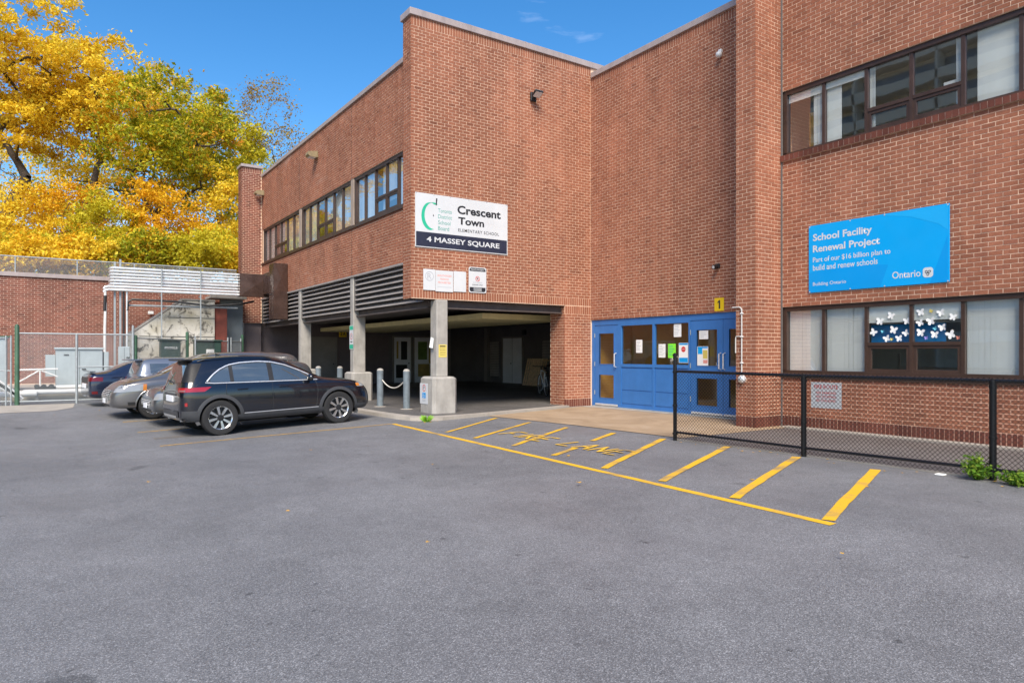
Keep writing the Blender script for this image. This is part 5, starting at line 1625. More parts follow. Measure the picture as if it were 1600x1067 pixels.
CS = .92
class Car:
    def __init__(s, name, label, loc, rot, st, wb, rw, paint, hw=.94):
        s.t = thing(name, label, 'car', loc, rot)
        s.t.scale = (CS, CS, CS)
        BASE[s.t.name] = Vector((0, 0, 0))
        s.hw, s.rw, s.wb, s.st = hw, rw, wb, st
        s.body, s.bvh = body_mesh('body', st, paint, (0, wb), rw, s.t, hw)
        s.paint = paint
    def side(s, x, z, sg, off=.006):
        h = s.bvh.ray_cast(Vector((x, sg * 3, z)), Vector((0, -sg, 0)))
        return (h[0] + h[1] * off) if h[0] is not None else Vector((x, sg * s.hw, z))
    def end(s, y, z, sg, off=.006):
        h = s.bvh.ray_cast(Vector((sg * 9, y, z)), Vector((-sg, 0, 0)))
        return (h[0] + h[1] * off) if h[0] is not None else None
    def top(s, x, y, off=.006):
        h = s.bvh.ray_cast(Vector((x, y, 4)), Vector((0, 0, -1)))
        return (h[0] + h[1] * off) if h[0] is not None else None
    def wrap(s, cx, cy, ang, z, off=.006):
        d = Vector((math.cos(ang), math.sin(ang), 0))
        h = s.bvh.ray_cast(Vector((cx, cy, z)) + d * 5, -d)
        return (h[0] + h[1] * off) if h[0] is not None else None
    def grid(s, name, rows, mat, parent=None, smooth=True):
        mb = MB(); n_ = len(rows[0])
        pts = [p for r_ in rows for p in r_]
        if any(p is None for p in pts): 
            good = [p for p in pts if p is not None]
            if not good: return None
            last = good[0]
            for i, p in enumerate(pts):
                if p is None: pts[i] = last
                else: last = p
        fs = []
        for i in range(len(rows) - 1):
            for j in range(n_ - 1):
                fs.append((i * n_ + j, i * n_ + j + 1, (i + 1) * n_ + j + 1, (i + 1) * n_ + j))
        mb.add(pts, fs)
        o = mb.build(name, mat, parent or s.t, smooth, local=True)
        return o
    def side_patch(s, name, xs, lo, hi, sg, mat, off=.006, rows=6, parent=None):
        R_ = []
        for i in range(rows + 1):
            t = i / rows
            R_.append([s.side(x, lo(x) + (hi(x) - lo(x)) * t, sg, off) for x in xs])
        return s.grid(name, R_, mat, parent)
    def line(s, name, pts, r_, mat, n_=5, parent=None):
        return MB().tube(pts, r_, n_).build(name, mat, parent or s.t, True, local=True)
    def wheel(s, ax, sg, spokes=8, dark=True):
        rw = s.rw
        y = sg * (s.hw - .115)
        w = .115
        t = MB().lathe([(rw * .66, -w * .9), (rw * .80, -w), (rw * .95, -w * .96), (rw, -w * .7), (rw, w * .7), (rw * .95, w * .96), (rw * .80, w), (rw * .66, w * .9)], 36, (ax, y, rw), 'y', False).build('wheel', M['rubber'], s.t, True, local=True)
        yo = sg * (w * .88)
        rim = MB()
        rim.lathe([(rw * .60, -sg * .05), (rw * .62, yo * .8), (rw * .68, yo), (rw * .695, yo * .97), (rw * .69, yo * .8)], 36, (ax, y, rw), 'y', False)
        rim.build('rim', M['alloy'], t, True, local=True)
        MB().lathe([(rw * .64, yo * .15), (rw * .2, yo * .18), (0.001, yo * .18)], 28, (ax, y, rw), 'y').build('brake_disc', M['alloy_dark'], t, True, local=True)
        sp = MB()
        for q in range(spokes):
            a = 2 * math.pi * q / spokes + .2
            ca, sa = math.cos(a), math.sin(a)
            tx, tz = -sa, ca
            def P(r_, u, d): return (ax + ca * r_ + tx * u, y + d, rw + sa * r_ + tz * u)
            vs = [P(rw * .12, -.017, yo * .82), P(rw * .12, .017, yo * .82), P(rw * .655, .029, yo * .93), P(rw * .655, -.029, yo * .93),
                  P(rw * .12, -.021, yo * .5), P(rw * .12, .021, yo * .5), P(rw * .655, .033, yo * .55), P(rw * .655, -.033, yo * .55)]
            sp.add(vs, [(0, 1, 2, 3), (4, 7, 6, 5), (0, 4, 5, 1), (1, 5, 6, 2), (2, 6, 7, 3), (3, 7, 4, 0)])
        sp.build('spokes', M['alloy'], t, local=True)
        MB().lathe([(rw * .19, yo * .6), (rw * .18, yo * .93), (rw * .10, yo * .96), (0.001, yo * .96)], 16, (ax, y, rw), 'y').build('hub_cap', M['alloy_dark'] if dark else M['alloy'], t, True, local=True)
    def wheels(s, spokes=8):
        for ax in (0, s.wb):
            for sg in (-1, 1): s.wheel(ax, sg, spokes)
    def arch(s, ax, sg, mat, wdt=.075):
        rows = []
        for r_ in (s.rw + .050, s.rw + .050 + wdt * .5, s.rw + .050 + wdt):
            rows.append([s.side(ax + r_ * math.cos(R(a)), max(.17, s.rw + r_ * math.sin(R(a))), sg, .013 if r_ < s.rw + .05 + wdt * .9 else .004) for a in range(-22, 203, 9)])
        s.grid('wheel_arch', rows, mat)
    def mirror(s, x, z, sg, mat):
        p = s.side(x, z, sg, 0)
        m = MB(); m.ball((p.x - .02, p.y + sg * .13, p.z + .05), (.075, .115, .085), 14, 10)
        o = m.build('mirror', mat, s.t, True, local=True)
        MB().tube([(p.x, p.y - sg * .02, p.z - .02), (p.x - .01, p.y + sg * .08, p.z + .01)], .028, 8).build('mirror_arm', M['skin_dark'], o, True, local=True)

# --- black compact SUV, nose towards the garage
SUV = [(-.77, .46, .56, .60, .48, .66), (-.76, .40, .68, .76, .60, .84), (-.745, .36, .755, .92, .66, 1.00), (-.70, .34, .83, 1.02, .66, 1.15), (-.62, .31, .882, 1.07, .645, 1.38), (-.53, .29, .912, 1.085, .64, 1.605), (-.40, .275, .93, 1.09, .645, 1.655),
       (-.1, .265, .94, 1.085, .66, 1.685), (.5, .26, .94, 1.075, .67, 1.70), (1.0, .26, .94, 1.065, .665, 1.685), (1.40, .26, .94, 1.055, .652, 1.635), (1.68, .26, .94, 1.045, .648, 1.525), (1.97, .26, .94, 1.035, .66, 1.365), (2.2, .26, .938, 1.03, .70, 1.235),
       (2.38, .26, .936, 1.02, .74, 1.145), (2.6, .26, .933, 1.005, .755, 1.10), (3.0, .265, .92, .975, .735, 1.06), (3.3, .27, .895, .93, .69, 1.0), (3.46, .29, .85, .85, .62, .915), (3.585, .30, .76, .70, .53, .755), (3.62, .36, .66, .56, .48, .62)]
def suv_details(k, near):
    s = k
    lo = lambda x: 1.115 - .022 * x + (.0 if x > -.1 else (-.1 - x) * .10)
    TOPX = [(-.24, 1.15), (-.12, 1.275), (.04, 1.39), (.24, 1.478), (.5, 1.518), (.9, 1.53), (1.2, 1.502), (1.5, 1.425), (1.8, 1.30), (2.05, 1.18), (2.2, 1.10)]
    def hi(x):
        for (a, za), (b, zb) in zip(TOPX, TOPX[1:]):
            if a <= x <= b: return za + (zb - za) * (x - a) / (b - a)
        return TOPX[-1][1]
    fr = lambda a, b, n_=14: [a + (b - a) * i / n_ for i in range(n_ + 1)]
    for sg in (-1, 1):
        s.side_patch('window_surround', fr(-.24, 2.2, 36), lo, hi, sg, M['skin_dark'], .004, 6)
        for (a, b) in ((-.17, .24), (.32, 1.08), (1.19, 2.08)):
            s.side_patch('window', fr(a, b), lambda x: lo(x) + .018, lambda x: max(hi(x) - .022, lo(x) + .02), sg, M['car_glass'], .0075, 5)
        xs = fr(-.27, 2.22, 30)
        s.line('chrome_trim', [s.side(x, lo(x) - .004, sg, .007) for x in xs], .012, M['chrome'])
        xs = fr(-.24, 1.5, 24) + [1.65, 1.8, 1.95, 2.05]
        s.line('chrome_trim', [s.side(x, hi(x) + .006, sg, .007) for x in xs], .017, M['chrome'])
        for pts in ([(.16, 1.10), (.13, .92), (.18, .72), (.42, .56), (.48, .40), (.48, .33)], [(1.13, 1.50), (1.14, 1.07), (1.14, .33)], [(2.16, 1.08), (2.20, .85), (2.16, .5), (2.05, .33)], [(-.42, 1.10), (-.62, 1.0)]):
            q = []
            for (a, b) in zip(pts, pts[1:]):
                for i in range(6): q.append((a[0] + (b[0] - a[0]) * i / 6, a[1] + (b[1] - a[1]) * i / 6))
            s.line('door_seam', [s.side(x, z, sg, .001) for x, z in q + [pts[-1]]], .0045, M['skin_dark'], 4)
        for x in (.38, 1.30):
            p, q = s.side(x, .955, sg, .028), s.side(x + .21, .96, sg, .028)
            hnd = s.line('door_handle', [s.side(x, .955, sg, .0), p, p.lerp(q, .5), q, s.side(x + .21, .96, sg, .0)], .0145, s.paint, 8)
        # lower cladding, sculpted door crease, sill
        s.side_patch('sill_cladding', fr(.36, 2.34, 24), lambda x: .285, lambda x: .42, sg, M['clad'], .010, 4)
        s.line('sill_strip', [s.side(x, .435, sg, .008) for x in fr(.5, 2.2, 14)], .010, M['silver_trim'], 5)
        s.side_patch('rear_bumper', fr(-.73, -.42, 8), lambda x: .35, lambda x: .57 - .02 * (x + .9), sg, M['clad'], .010, 4)
        s.side_patch('front_bumper', fr(3.14, 3.5, 8), lambda x: .31, lambda x: .44, sg, M['clad'], .010, 4)
        for ax in (0, s.wb): s.arch(ax, sg, M['clad'])
        s.mirror(2.02, 1.08, sg, s.paint)
        s.line('roof_rail', [s.top(x, sg * .60, .03 if 0 < i < 9 else .0) for i, x in enumerate(fr(-.35, 1.25, 9))], .016, M['skin_dark'], 6)
        # tail lamp wraps the corner
        cy, cx = sg * .35, -.12
        rows = []
        for z in (.955, .985, 1.015, 1.045):
            t_ = (z - .955) / .09
            a0, a1 = 108 - 14 * t_, 158 + 4 * t_
            rows.append([s.wrap(cx, cy, R(sg * (a0 + (a1 - a0) * i / 12)), z, .010) for i in range(13)])
        tl = s.grid('tail_lamp', rows, M['tail_red'])
        rows = [[s.wrap(cx, cy, R(sg * (138 + 16 * i / 8)), z, .014) for i in range(9)] for z in (.965, .982, 1.0)]
        s.grid('reverse_lens', rows, M['tail_lens'], tl)
        rows = [[s.wrap(cx, cy, R(sg * (135 + 4 * i / 4)), z, .012) for i in range(5)] for z in (.665, .70, .735)]
        s.grid('reflector', rows, M['tail_red'])
        rows = [[s.wrap(.0, sg * .2, R(sg * (128 + (152 - 128) * i / 8 - (z - 1.16) * 18)), z, .006) for i in range(9)] for z in (1.16, 1.24, 1.32, 1.40, 1.48, 1.54)]
        s.grid('spoiler_side', rows, M['pillar'])
        # head lamp
        rows = [[s.wrap(2.9, sg * .3, R(sg * (62 - 34 * i / 10)), z, .010) for i in range(11)] for z in (.84, .89, .93)]
        hl = s.grid('head_lamp', rows, M['lamp_clear'])
        rows = [[s.wrap(2.9, sg * .3, R(sg * (64 - 8 * i / 4)), z, .014) for i in range(5)] for z in (.855, .89, .92)]
        s.grid('turn_lamp', rows, M['lamp_amber'], hl)
    ys = [-.62 + 1.24 * i / 12 for i in range(13)]
    s.grid('rear_window', [[s.end(y * (1 - .12 * (z - 1.14) / .36), z, -1, .007) for y in ys] for z in (1.15, 1.22, 1.30, 1.38, 1.46, 1.51)], M['car_glass'])
    s.grid('windscreen', [[s.end(y * (1.08 - .22 * (z - 1.14) / .36), z, 1, .007) for y in ys] for z in (1.14, 1.22, 1.30, 1.38, 1.46, 1.53)], M['car_glass'])
    ysb = [-.62 + 1.24 * i / 14 for i in range(15)]
    s.grid('rear_bumper', [[s.end(y, z, -1, .012) for y in ysb] for z in (.42, .46, .51, .56)], M['clad'])
    s.grid('skid_plate', [[s.end(y, z, -1, .020) for y in [q * .82 for q in ysb]] for z in (.415, .435, .46)], M['silver_trim'])
    b = MB(); b.bbox(-.65, -.42, -.54, .54, 1.605, 1.642, .015); b.build('spoiler', M['skin_dark'], s.t, local=True)
    b = MB(); b.bbox(-.785, -.745, -.26, .26, .74, .87, .006); b.build('licence_plate', M['plate'], s.t, local=True)
    b = MB(); b.bbox(-.775, -.73, -.45, .45, .885, .915, .008); b.build('tailgate_trim', M['skin_dark'], s.t, local=True)
    s.line('rear_wiper', [(-.735, .0, 1.13), (-.73, .05, 1.155), (-.71, .35, 1.19)], .012, M['skin_dark'], 5)
    s.grid('grille', [[s.end(y, z, 1, .008) for y in [q * .62 for q in ysb]] for z in (.52, .60, .68)], M['skin_dark'])
    b = MB(); b.add([(.2, 0, 1.672), (.36, -.012, 1.672), (.36, .012, 1.672), (.20, 0, 1.755)], [(0, 1, 3), (0, 3, 2), (1, 2, 3), (0, 2, 1)]); b.build('antenna_fin', s.paint, s.t, local=True)
    ex = MB()
    for y in (-.5, .5): ex.tube([(-.70, y, .35), (-.55, y, .35)], .03, 10)
    ex.build('exhaust', M['chrome'], s.t, True, local=True)

BLACKP = car_paint('midnight_paint', (.0045, .0055, .010), .0, .2)
A0 = R(5.5)
# near-side wheels touch the ground at the measured points; the body axis lies hw - .115 to the left of them
fw_ = Vector((math.cos(A0), math.sin(A0), 0)); lf_ = Vector((-fw_.y, fw_.x, 0))
p0 = Vector((2.88, 14.50, zg(2.88, 14.9))) + lf_ * (.94 - .02) * CS
suv = Car('suv_car', 'black compact SUV with chrome window trim parked nose to the garage', p0, A0, SUV, 2.71, .375, BLACKP)
suv.t.rotation_euler[1] = -math.atan2(zg(5.58, 14.9) - zg(2.88, 14.9), 2.71)
suv_details(suv, True)
suv.wheels(8)

# --- other parked cars
def scale_st(st, sx, sz, sw, dz=0.0):
    return [(x * sx, zb, w * sw, zbelt * sz, wr * sw, zt * sz) for (x, zb, w, zbelt, wr, zt) in st]
def front_details(s, xw, zlamp, grille_z, amber=True, wide=.62):
    for sg in (-1, 1):
        rows = [[s.wrap(xw, sg * .25, R(sg * (66 - 42 * i / 12)), z + (.05 * (1 - i / 12)), .010) for i in range(13)] for z in zlamp]
        hl = s.grid('head_lamp', rows, M['lamp_clear'])
        if amber:
            rows = [[s.wrap(xw, sg * .25, R(sg * (67 - 6 * i / 4)), z + .05, .014) for i in range(5)] for z in zlamp]
            s.grid('turn_lamp', rows, M['lamp_amber'], hl)
        rows = [[s.wrap(xw, sg * .25, R(sg * (50 - 9 * i / 4)), z, .010) for i in range(5)] for z in (.36, .40, .44)]
        fl = s.grid('fog_lamp', rows, M['skin_dark'])
    ys = [-wide * .7 + wide * 1.4 * i / 10 for i in range(11)]
    g = s.grid('grille', [[s.end(y, z, 1, .008) for y in ys] for z in grille_z], M['skin_dark'])
    for i in range(4):
        z = grille_z[0] + (grille_z[-1] - grille_z[0]) * (i + .5) / 4
        pts = [s.end(y, z, 1, .014) for y in ys]
        if all(p is not None for p in pts): MB().tube(pts, .010, 5).build('grille_bar', M['chrome'], g, True, local=True)
    s.grid('air_intake', [[s.end(y, z, 1, .008) for y in ys] for z in (.28, .33, .38)], M['skin_dark'])
    b = s.end(0, .44, 1, .02)
    if b is not None:
        q = MB(); q.bbox(b.x - .01, b.x + .012, -.15, .15, .40, .52, .004); q.build('licence_plate', M['plate'], s.t, local=True)
def side_windows(s, bands, lo, hi):
    fr = lambda a, b, n_=12: [a + (b - a) * i / n_ for i in range(n_ + 1)]
    for sg in (-1, 1):
        for a, b in bands:
            s.side_patch('window', fr(a, b), lo, hi, sg, M['car_glass'], .006, 5)
        for ax in (0, s.wb): s.arch(ax, sg, s.paint, .03)

GREYP = car_paint('warm_grey_paint', (.17, .165, .165), .65, .3)
VAN = [(-1.08, .42, .70, .70, .62, .8), (-1.06, .32, .86, .95, .74, 1.12), (-1.0, .28, .93, 1.05, .74, 1.45), (-.88, .26, .955, 1.08, .72, 1.66), (-.6, .25, .965, 1.09, .72, 1.735), (.5, .24, .97, 1.07, .73, 1.75), (1.4, .24, .97, 1.05, .72, 1.715), (1.8, .24, .968, 1.04, .705, 1.62), (2.2, .24, .965, 1.03, .70, 1.44),
       (2.6, .24, .96, 1.01, .72, 1.23), (2.82, .24, .955, 1.0, .75, 1.125), (3.1, .24, .95, .98, .75, 1.075), (3.45, .25, .925, .94, .70, 1.01), (3.72, .26, .87, .86, .62, .91), (3.88, .28, .79, .74, .54, .79), (3.96, .32, .68, .62, .46, .67), (3.985, .38, .56, .52, .40, .56)]
def place(px, py, sgn, ang, hw, at_x):
    """car origin (rear axle centre on the ground) from the near-side wheel contact; sgn=-1 nose towards the lot"""
    a = ang if sgn > 0 else ang + math.pi
    f = Vector((math.cos(a), math.sin(a), 0)); l = Vector((-math.sin(ang), math.cos(ang), 0))
    q = Vector((px, py, 0)) - f * at_x * CS + l * (hw - .02) * CS
    q.z = zg(px + 1.2, py)
    return q, a
p, a = place(2.16, 18.50, -1, A0, .97, 3.03)
van = Car('minivan', 'warm grey minivan parked nose out, third from the black SUV side', p, a, VAN, 3.03, .345, GREYP, .97)
van.t['label'] = 'warm grey minivan with amber lamp corner parked nose out'
front_details(van, 2.9, (.68, .76, .84), (.58, .66, .74))
side_windows(van, ((-.8, .1), (.2, 1.15), (1.25, 2.2)), lambda x: 1.11, lambda x: 1.50 if x < 1.5 else 1.50 - (x - 1.5) * .42)
ys = [-.70 + 1.40 * i / 12 for i in range(13)]
van.grid('windscreen', [[van.end(y * (1.04 - .16 * (z - 1.16) / .4), z, 1, .007) for y in ys] for z in (1.16, 1.26, 1.36, 1.46, 1.56, 1.63)], M['car_glass'])
for sg in (-1, 1): van.mirror(2.35, 1.10, sg, GREYP)
van.wheels(10)

SLATEP = car_paint('dark_grey_paint', (.10, .105, .112), .6, .3)
HATCH = scale_st(SUV, .93, .90, .95)
p, a = place(2.72, 16.58, -1, A0, .893, 2.52)
hat = Car('hatchback', 'dark grey hatchback parked nose out, mostly hidden by the black SUV', p, a, HATCH, 2.52, .31, SLATEP, .893)
front_details(hat, 2.5, (.60, .68, .75), (.46, .53, .60), False)
side_windows(hat, ((-.30, .2), (.28, 1.0), (1.1, 1.9)), lambda x: 1.01, lambda x: 1.33 if x < 1.2 else 1.33 - (x - 1.2) * .34)
hat.grid('windscreen', [[hat.end(y * (1.04 - .22 * (z - 1.02) / .36), z, 1, .007) for y in [q * .86 for q in ys]] for z in (1.03, 1.12, 1.2, 1.28, 1.36)], M['car_glass'])
for sg in (-1, 1): hat.mirror(1.9, 1.0, sg, SLATEP)
hat.wheels(5)

SILVP = car_paint('blue_silver_paint', (.20, .225, .27), .6, .3)
p, a = place(2.62, 20.62, 1, A0, .893, 0)
cro = Car('hatchback', 'blue silver hatchback with red tail lamp between the minivan and the dark sedan', p, a, HATCH, 2.52, .31, SILVP, .893)
side_windows(cro, ((-.30, .2), (.28, 1.0), (1.1, 1.9)), lambda x: 1.01, lambda x: 1.33 if x < 1.2 else 1.33 - (x - 1.2) * .34)
cro.grid('rear_window', [[cro.end(y * .82, z, -1, .007) for y in ys] for z in (1.03, 1.1, 1.18, 1.26, 1.34)], M['car_glass'])
for sg in (-1, 1):
    rows = [[cro.wrap(-.25, sg * .33, R(sg * (112 + 44 * i / 12)), z, .010) for i in range(13)] for z in (.80, .85, .90, .94)]
    cro.grid('tail_lamp', rows, M['tail_red'])
b = MB(); b.bbox(-.80, -.46, -.56, .56, 1.42, 1.46, .015); b.build('spoiler', SILVP, cro.t, local=True)
cro.wheels(5)

NAVYP = car_paint('dark_blue_paint', (.018, .026, .055), .4, .25)
SEDAN = [(-1.08, .36, .62, .60, .52, .66), (-1.06, .30, .80, .80, .66, .90), (-1.0, .27, .86, .92, .70, 1.015), (-.85, .25, .885, .95, .70, 1.05), (-.6, .24, .895, .96, .68, 1.075), (-.42, .23, .90, .965, .65, 1.12), (-.1, .22, .90, .965, .61, 1.29), (.25, .22, .90, .96, .595, 1.41), (.7, .22, .90, .955, .60, 1.45), (1.2, .22, .90, .945, .60, 1.43), (1.55, .22, .90, .935, .60, 1.34),
         (1.95, .22, .90, .925, .63, 1.14), (2.2, .22, .898, .915, .68, 1.02), (2.5, .22, .89, .89, .70, .965), (3.0, .23, .87, .85, .66, .90), (3.3, .25, .82, .78, .58, .82), (3.45, .28, .74, .66, .5, .70), (3.50, .34, .62, .54, .44, .58)]
p, a = place(2.0, 22.50, 1, A0, .90, 0)
sed = Car('sedan', 'dark blue sedan farthest along the row, tail towards the lot', p, a, SEDAN, 2.65, .32, NAVYP, .90)
side_windows(sed, ((-.0, .42), (.5, 1.1), (1.18, 1.85)), lambda x: 1.0, lambda x: 1.30 if .25 < x < 1.3 else (1.30 - (x - 1.3) * .48 if x > 1 else 1.0 + (x + .02) * 1.1))
sed.grid('rear_window', [[sed.top(x, y * (1 - .15 * (x + .42) / .55) * .78, .007) for y in ys] for x in (-.40, -.28, -.15, -.02, .1, .17)], M['car_glass'])
for sg in (-1, 1):
    rows = [[sed.wrap(-.4, sg * .30, R(sg * (118 + 38 * i / 10)), z, .010) for i in range(11)] for z in (.78, .84, .90)]
    sed.grid('tail_lamp', rows, M['tail_dark'])
    rows = [[sed.wrap(-.4, sg * .30, R(sg * (128 + 10 * i / 4)), z, .012) for i in range(5)] for z in (.40, .44, .48)]
    sed.grid('reflector', rows, M['tail_dark'])
b = MB(); b.bbox(-1.10, -1.06, -.26, .26, .56, .70, .005); b.build('licence_plate', M['plate'], sed.t, local=True)
sed.grid('boot_panel', [[sed.end(y * .8, z, -1, .005) for y in ys] for z in (.72, .78, .84, .90)], M['skin_dark'])
b = MB(); b.bbox(-1.02, -.86, -.62, .62, 1.055, 1.085, .012); b.build('spoiler', NAVYP, sed.t, local=True)
sed.wheels(5)

# ------------------------------------------------------------------ hill behind the garden wall
def hillz(y): return 4.36 + min(1, max(0, (y - 31.87) / 60)) * 4.0
hl = MB()
nx, ny = 30, 14
vs, fs = [], []
for j in range(ny):
    for i in range(nx):
        x = -70 + 140 * i / (nx - 1)
        y = 31.87 + (j / (ny - 1)) ** 1.5 * 110
        z = hillz(y) + (math.sin(x * .31 + j) * .25 if j else 0)
        vs.append((x if y > 33 or x < 6.9 else min(x, 6.9), y, z))
for j in range(ny - 1):
    for i in range(nx - 1):
        a = j * nx + i
        fs.append((a, a + 1, a + nx + 1, a + nx))
hl.add(vs, fs)
o = hl.build('hillside', M['litter'], None, True); o['kind'] = 'structure'

# ------------------------------------------------------------------ trees
def tube_np(path, radii, n=6):
    path = np.asarray(path, float)
    k = len(path)
    d = np.gradient(path, axis=0)
    d /= np.linalg.norm(d, axis=1, keepdims=True) + 1e-9
    up = np.array([.37, .61, .7])
    a = np.cross(d, up); a /= np.linalg.norm(a, axis=1, keepdims=True) + 1e-9
    b = np.cross(d, a)
    t = np.arange(n) * 2 * np.pi / n
    V = path[:, None] + np.asarray(radii)[:, None, None] * (a[:, None] * np.cos(t)[None, :, None] + b[:, None] * np.sin(t)[None, :, None])
    i = np.arange(k - 1)[:, None] * n
    j = np.arange(n)[None]
    F = np.stack([i + j, i + (j + 1) % n, i + n + (j + 1) % n, i + n + j], 2).reshape(-1, 4)
    return V.reshape(-1, 3), F

def tree(name, label, base, lobes, n_clusters, leaves, mat, seed, trunk_r=.28, leaf=.225, spread=.46, bark='bark', lean=(0, 0), fork=.42, group='autumn trees on the bank behind the wall', flat=.6):
    """lobes: (centre xyz, radii xyz) ellipsoids that the crown fills; limbs grow from the trunk to every leaf cluster"""
    rng = np.random.default_rng(seed)
    base = np.array(base, float)
    t = thing(name, label, 'tree', tuple(base), 0, group)
    top = np.mean([l[0] for l in lobes], axis=0)
    # trunk
    H = top[2] - base[2]
    k = 9
    s = np.linspace(0, 1, k)
    tip = np.array([top[0], top[1], base[2] + H * fork])
    wob = np.cumsum(rng.normal(0, .07, (k, 2)), axis=0) * s[:, None]
    tr = base[None] + (tip - base)[None] * s[:, None]
    tr[:, :2] += wob + np.array(lean)[None] * (s ** 2)[:, None]
    parts_v, parts_f, off = [], [], 0
    def add(path, r, n):
        nonlocal off
        V, F = tube_np(path, r, n)
        parts_v.append(V); parts_f.append(F + off); off += len(V)
    tr[0, 2] -= .4
    add(tr, trunk_r * (1 - .45 * s) * (1 + .5 * np.exp(-s * 9)), 10)
    nodes = [tr[i] for i in range(k // 2, k)]
    rad = [trunk_r * .55] * len(nodes)
    # cluster centres
    cl = []
    vol = np.array([l[1][0] * l[1][1] * l[1][2] for l in lobes]); vol = vol / vol.sum()
    for (cc, rr_), f in zip(lobes, vol):
        m_ = max(4, int(n_clusters * f))
        q = rng.normal(size=(m_, 3)); q /= np.linalg.norm(q, axis=1, keepdims=True)
        q *= rng.uniform(.35, 1.0, (m_, 1)) ** .55
        cl.append(np.array(cc) + q * np.array(rr_))
    cl = np.concatenate(cl)
    # main limbs first
    far = cl[rng.permutation(len(cl))[:max(5, len(lobes) * 3)]]
    def grow(p, r_end, sag):
        N_ = np.array(nodes)
        dist = np.linalg.norm(N_ - p, axis=1) + np.maximum(0, N_[:, 2] - p[2]) * 1.2
        i = int(dist.argmin())
        a = N_[i]
        Lg = np.linalg.norm(p - a)
        m_ = int(max(3, min(9, Lg / .45)))
        tt = np.linspace(0, 1, m_ + 1)[:, None]
        mid = (a + p) / 2 + np.array([0, 0, .16 * Lg * sag]) + rng.normal(0, .10 * Lg, 3)
        path = (1 - tt) ** 2 * a + 2 * tt * (1 - tt) * mid + tt ** 2 * p
        path[1:-1] += rng.normal(0, .03 * Lg ** .5, (m_ - 1, 3))
        r0 = min(rad[i] * .85, .045 + .034 * Lg + r_end)
        rr_ = np.linspace(r0, r_end, m_ + 1)
        add(path, rr_, 6 if r0 > .06 else 4)
        for q, r_ in zip(path[1:], rr_[1:]):
            nodes.append(q); rad.append(r_)
    for p in far[np.argsort(np.linalg.norm(far - tip, axis=1))]:
        grow(tip + (p - tip) * .82, trunk_r * .16, 1)
    for p in cl[np.argsort(np.linalg.norm(cl - tip, axis=1))]:
        grow(p, .008, .4)
    np_mesh('trunk', np.concatenate(parts_v), np.concatenate(parts_f), M[bark], t, smooth=True)
    # leaves
    per = leaves // len(cl)
    n_ = per * len(cl)
    sz = rng.uniform(.6, 1.45, (len(cl), 1)) * spread
    C = np.repeat(cl, per, axis=0) + rng.normal(size=(n_, 3)) * np.repeat(sz, per, axis=0) * np.array([1, 1, flat]) * .62
    nr = rng.normal(size=(n_, 3)) + np.array([0, 0, .7]); nr /= np.linalg.norm(nr, axis=1, keepdims=True)
    ax = np.cross(nr, rng.normal(size=(n_, 3))); ax /= np.linalg.norm(ax, axis=1, keepdims=True) + 1e-9
    bx_ = np.cross(nr, ax)
    L_ = leaf * rng.uniform(.6, 1.3, (n_, 1))
    W_ = L_ * rng.uniform(.42, .68, (n_, 1))
    fold = nr * L_ * .12
    V = np.stack([C - ax * L_ * .5, C + bx_ * W_ * .5 + fold, C + ax * L_ * .5, C - bx_ * W_ * .5 + fold], 1).reshape(-1, 3)
    F = np.arange(n_ * 4).reshape(-1, 4)
    ct = np.repeat(rng.beta(2.2, 2.2, len(cl)), per)
    tint = np.clip(ct * .62 + rng.random(n_) * .38 , 0, 1)
    np_mesh('crown', V, F, M[mat], t, tint)
    return t

def at(px, py, depth):
    """point seen at a photo pixel, a given distance ahead of the camera"""
    fx, fy = math.cos(TH), math.sin(TH)
    q = (px - 800.0) / 1085.0
    return ((fx + fy * q) * depth, (fy - fx * q) * depth, CAM_H + (553.0 - py) / 1085.0 * depth)
def lobe(px, py, depth, rx, ry, rz): return (at(px, py, depth), (rx, ry, rz))
def foot(px, depth):
    p = at(px, 430, depth)
    return (p[0], p[1], hillz(p[1]) - .1)

tree('golden_tree', 'tall golden tree at the left edge, its crown above all others', foot(-30, 38), [lobe(25, 55, 38, 4.4, 4, 3.6), lobe(95, 130, 38, 3.4, 3.5, 2.6), lobe(10, 180, 38, 3.6, 3.5, 2.4), lobe(-90, 60, 38, 4, 4, 4.5)], 250, 27000, 'leaf_gold', 101, .52, lean=(1.0, 0), fork=.5)
tree('golden_tree', 'broad golden tree with a dark leaning trunk second from the left', foot(82, 40), [lobe(150, 120, 40, 3.6, 3.5, 2.2), lobe(80, 190, 40, 3.2, 3, 2.0), lobe(195, 175, 40, 2.8, 3, 2.2)], 180, 19000, 'leaf_gold', 102, .46, fork=.5)
tree('turning_oak', 'oak turning from green to orange with crooked limbs', foot(192, 37), [lobe(265, 175, 37, 3.0, 3, 2.2), lobe(215, 230, 37, 2.8, 2.6, 1.8), lobe(305, 225, 37, 2.3, 2.5, 1.9), lobe(235, 275, 37, 2.4, 2.4, 1.2)], 140, 11500, 'leaf_mixed', 103, .44, spread=.52, fork=.34)
tree('golden_tree', 'yellow green tree left of the thin ochre tree', foot(318, 41), [lobe(345, 235, 41, 2.6, 2.8, 2.6), lobe(300, 180, 42, 2.6, 2.6, 1.8), lobe(365, 290, 41, 1.8, 2.2, 2.0)], 130, 13000, 'leaf_lime', 104, .26, fork=.45)
tree('thin_tree', 'thin ochre tree with sparse leaves rising behind the far brick pier', foot(405, 43), [lobe(418, 175, 43, 1.9, 1.9, 2.0), lobe(430, 225, 43, 1.9, 1.9, 1.3)], 90, 2600, 'leaf_dull', 105, .13, leaf=.15, spread=.50, bark='bark_pale', fork=.62)
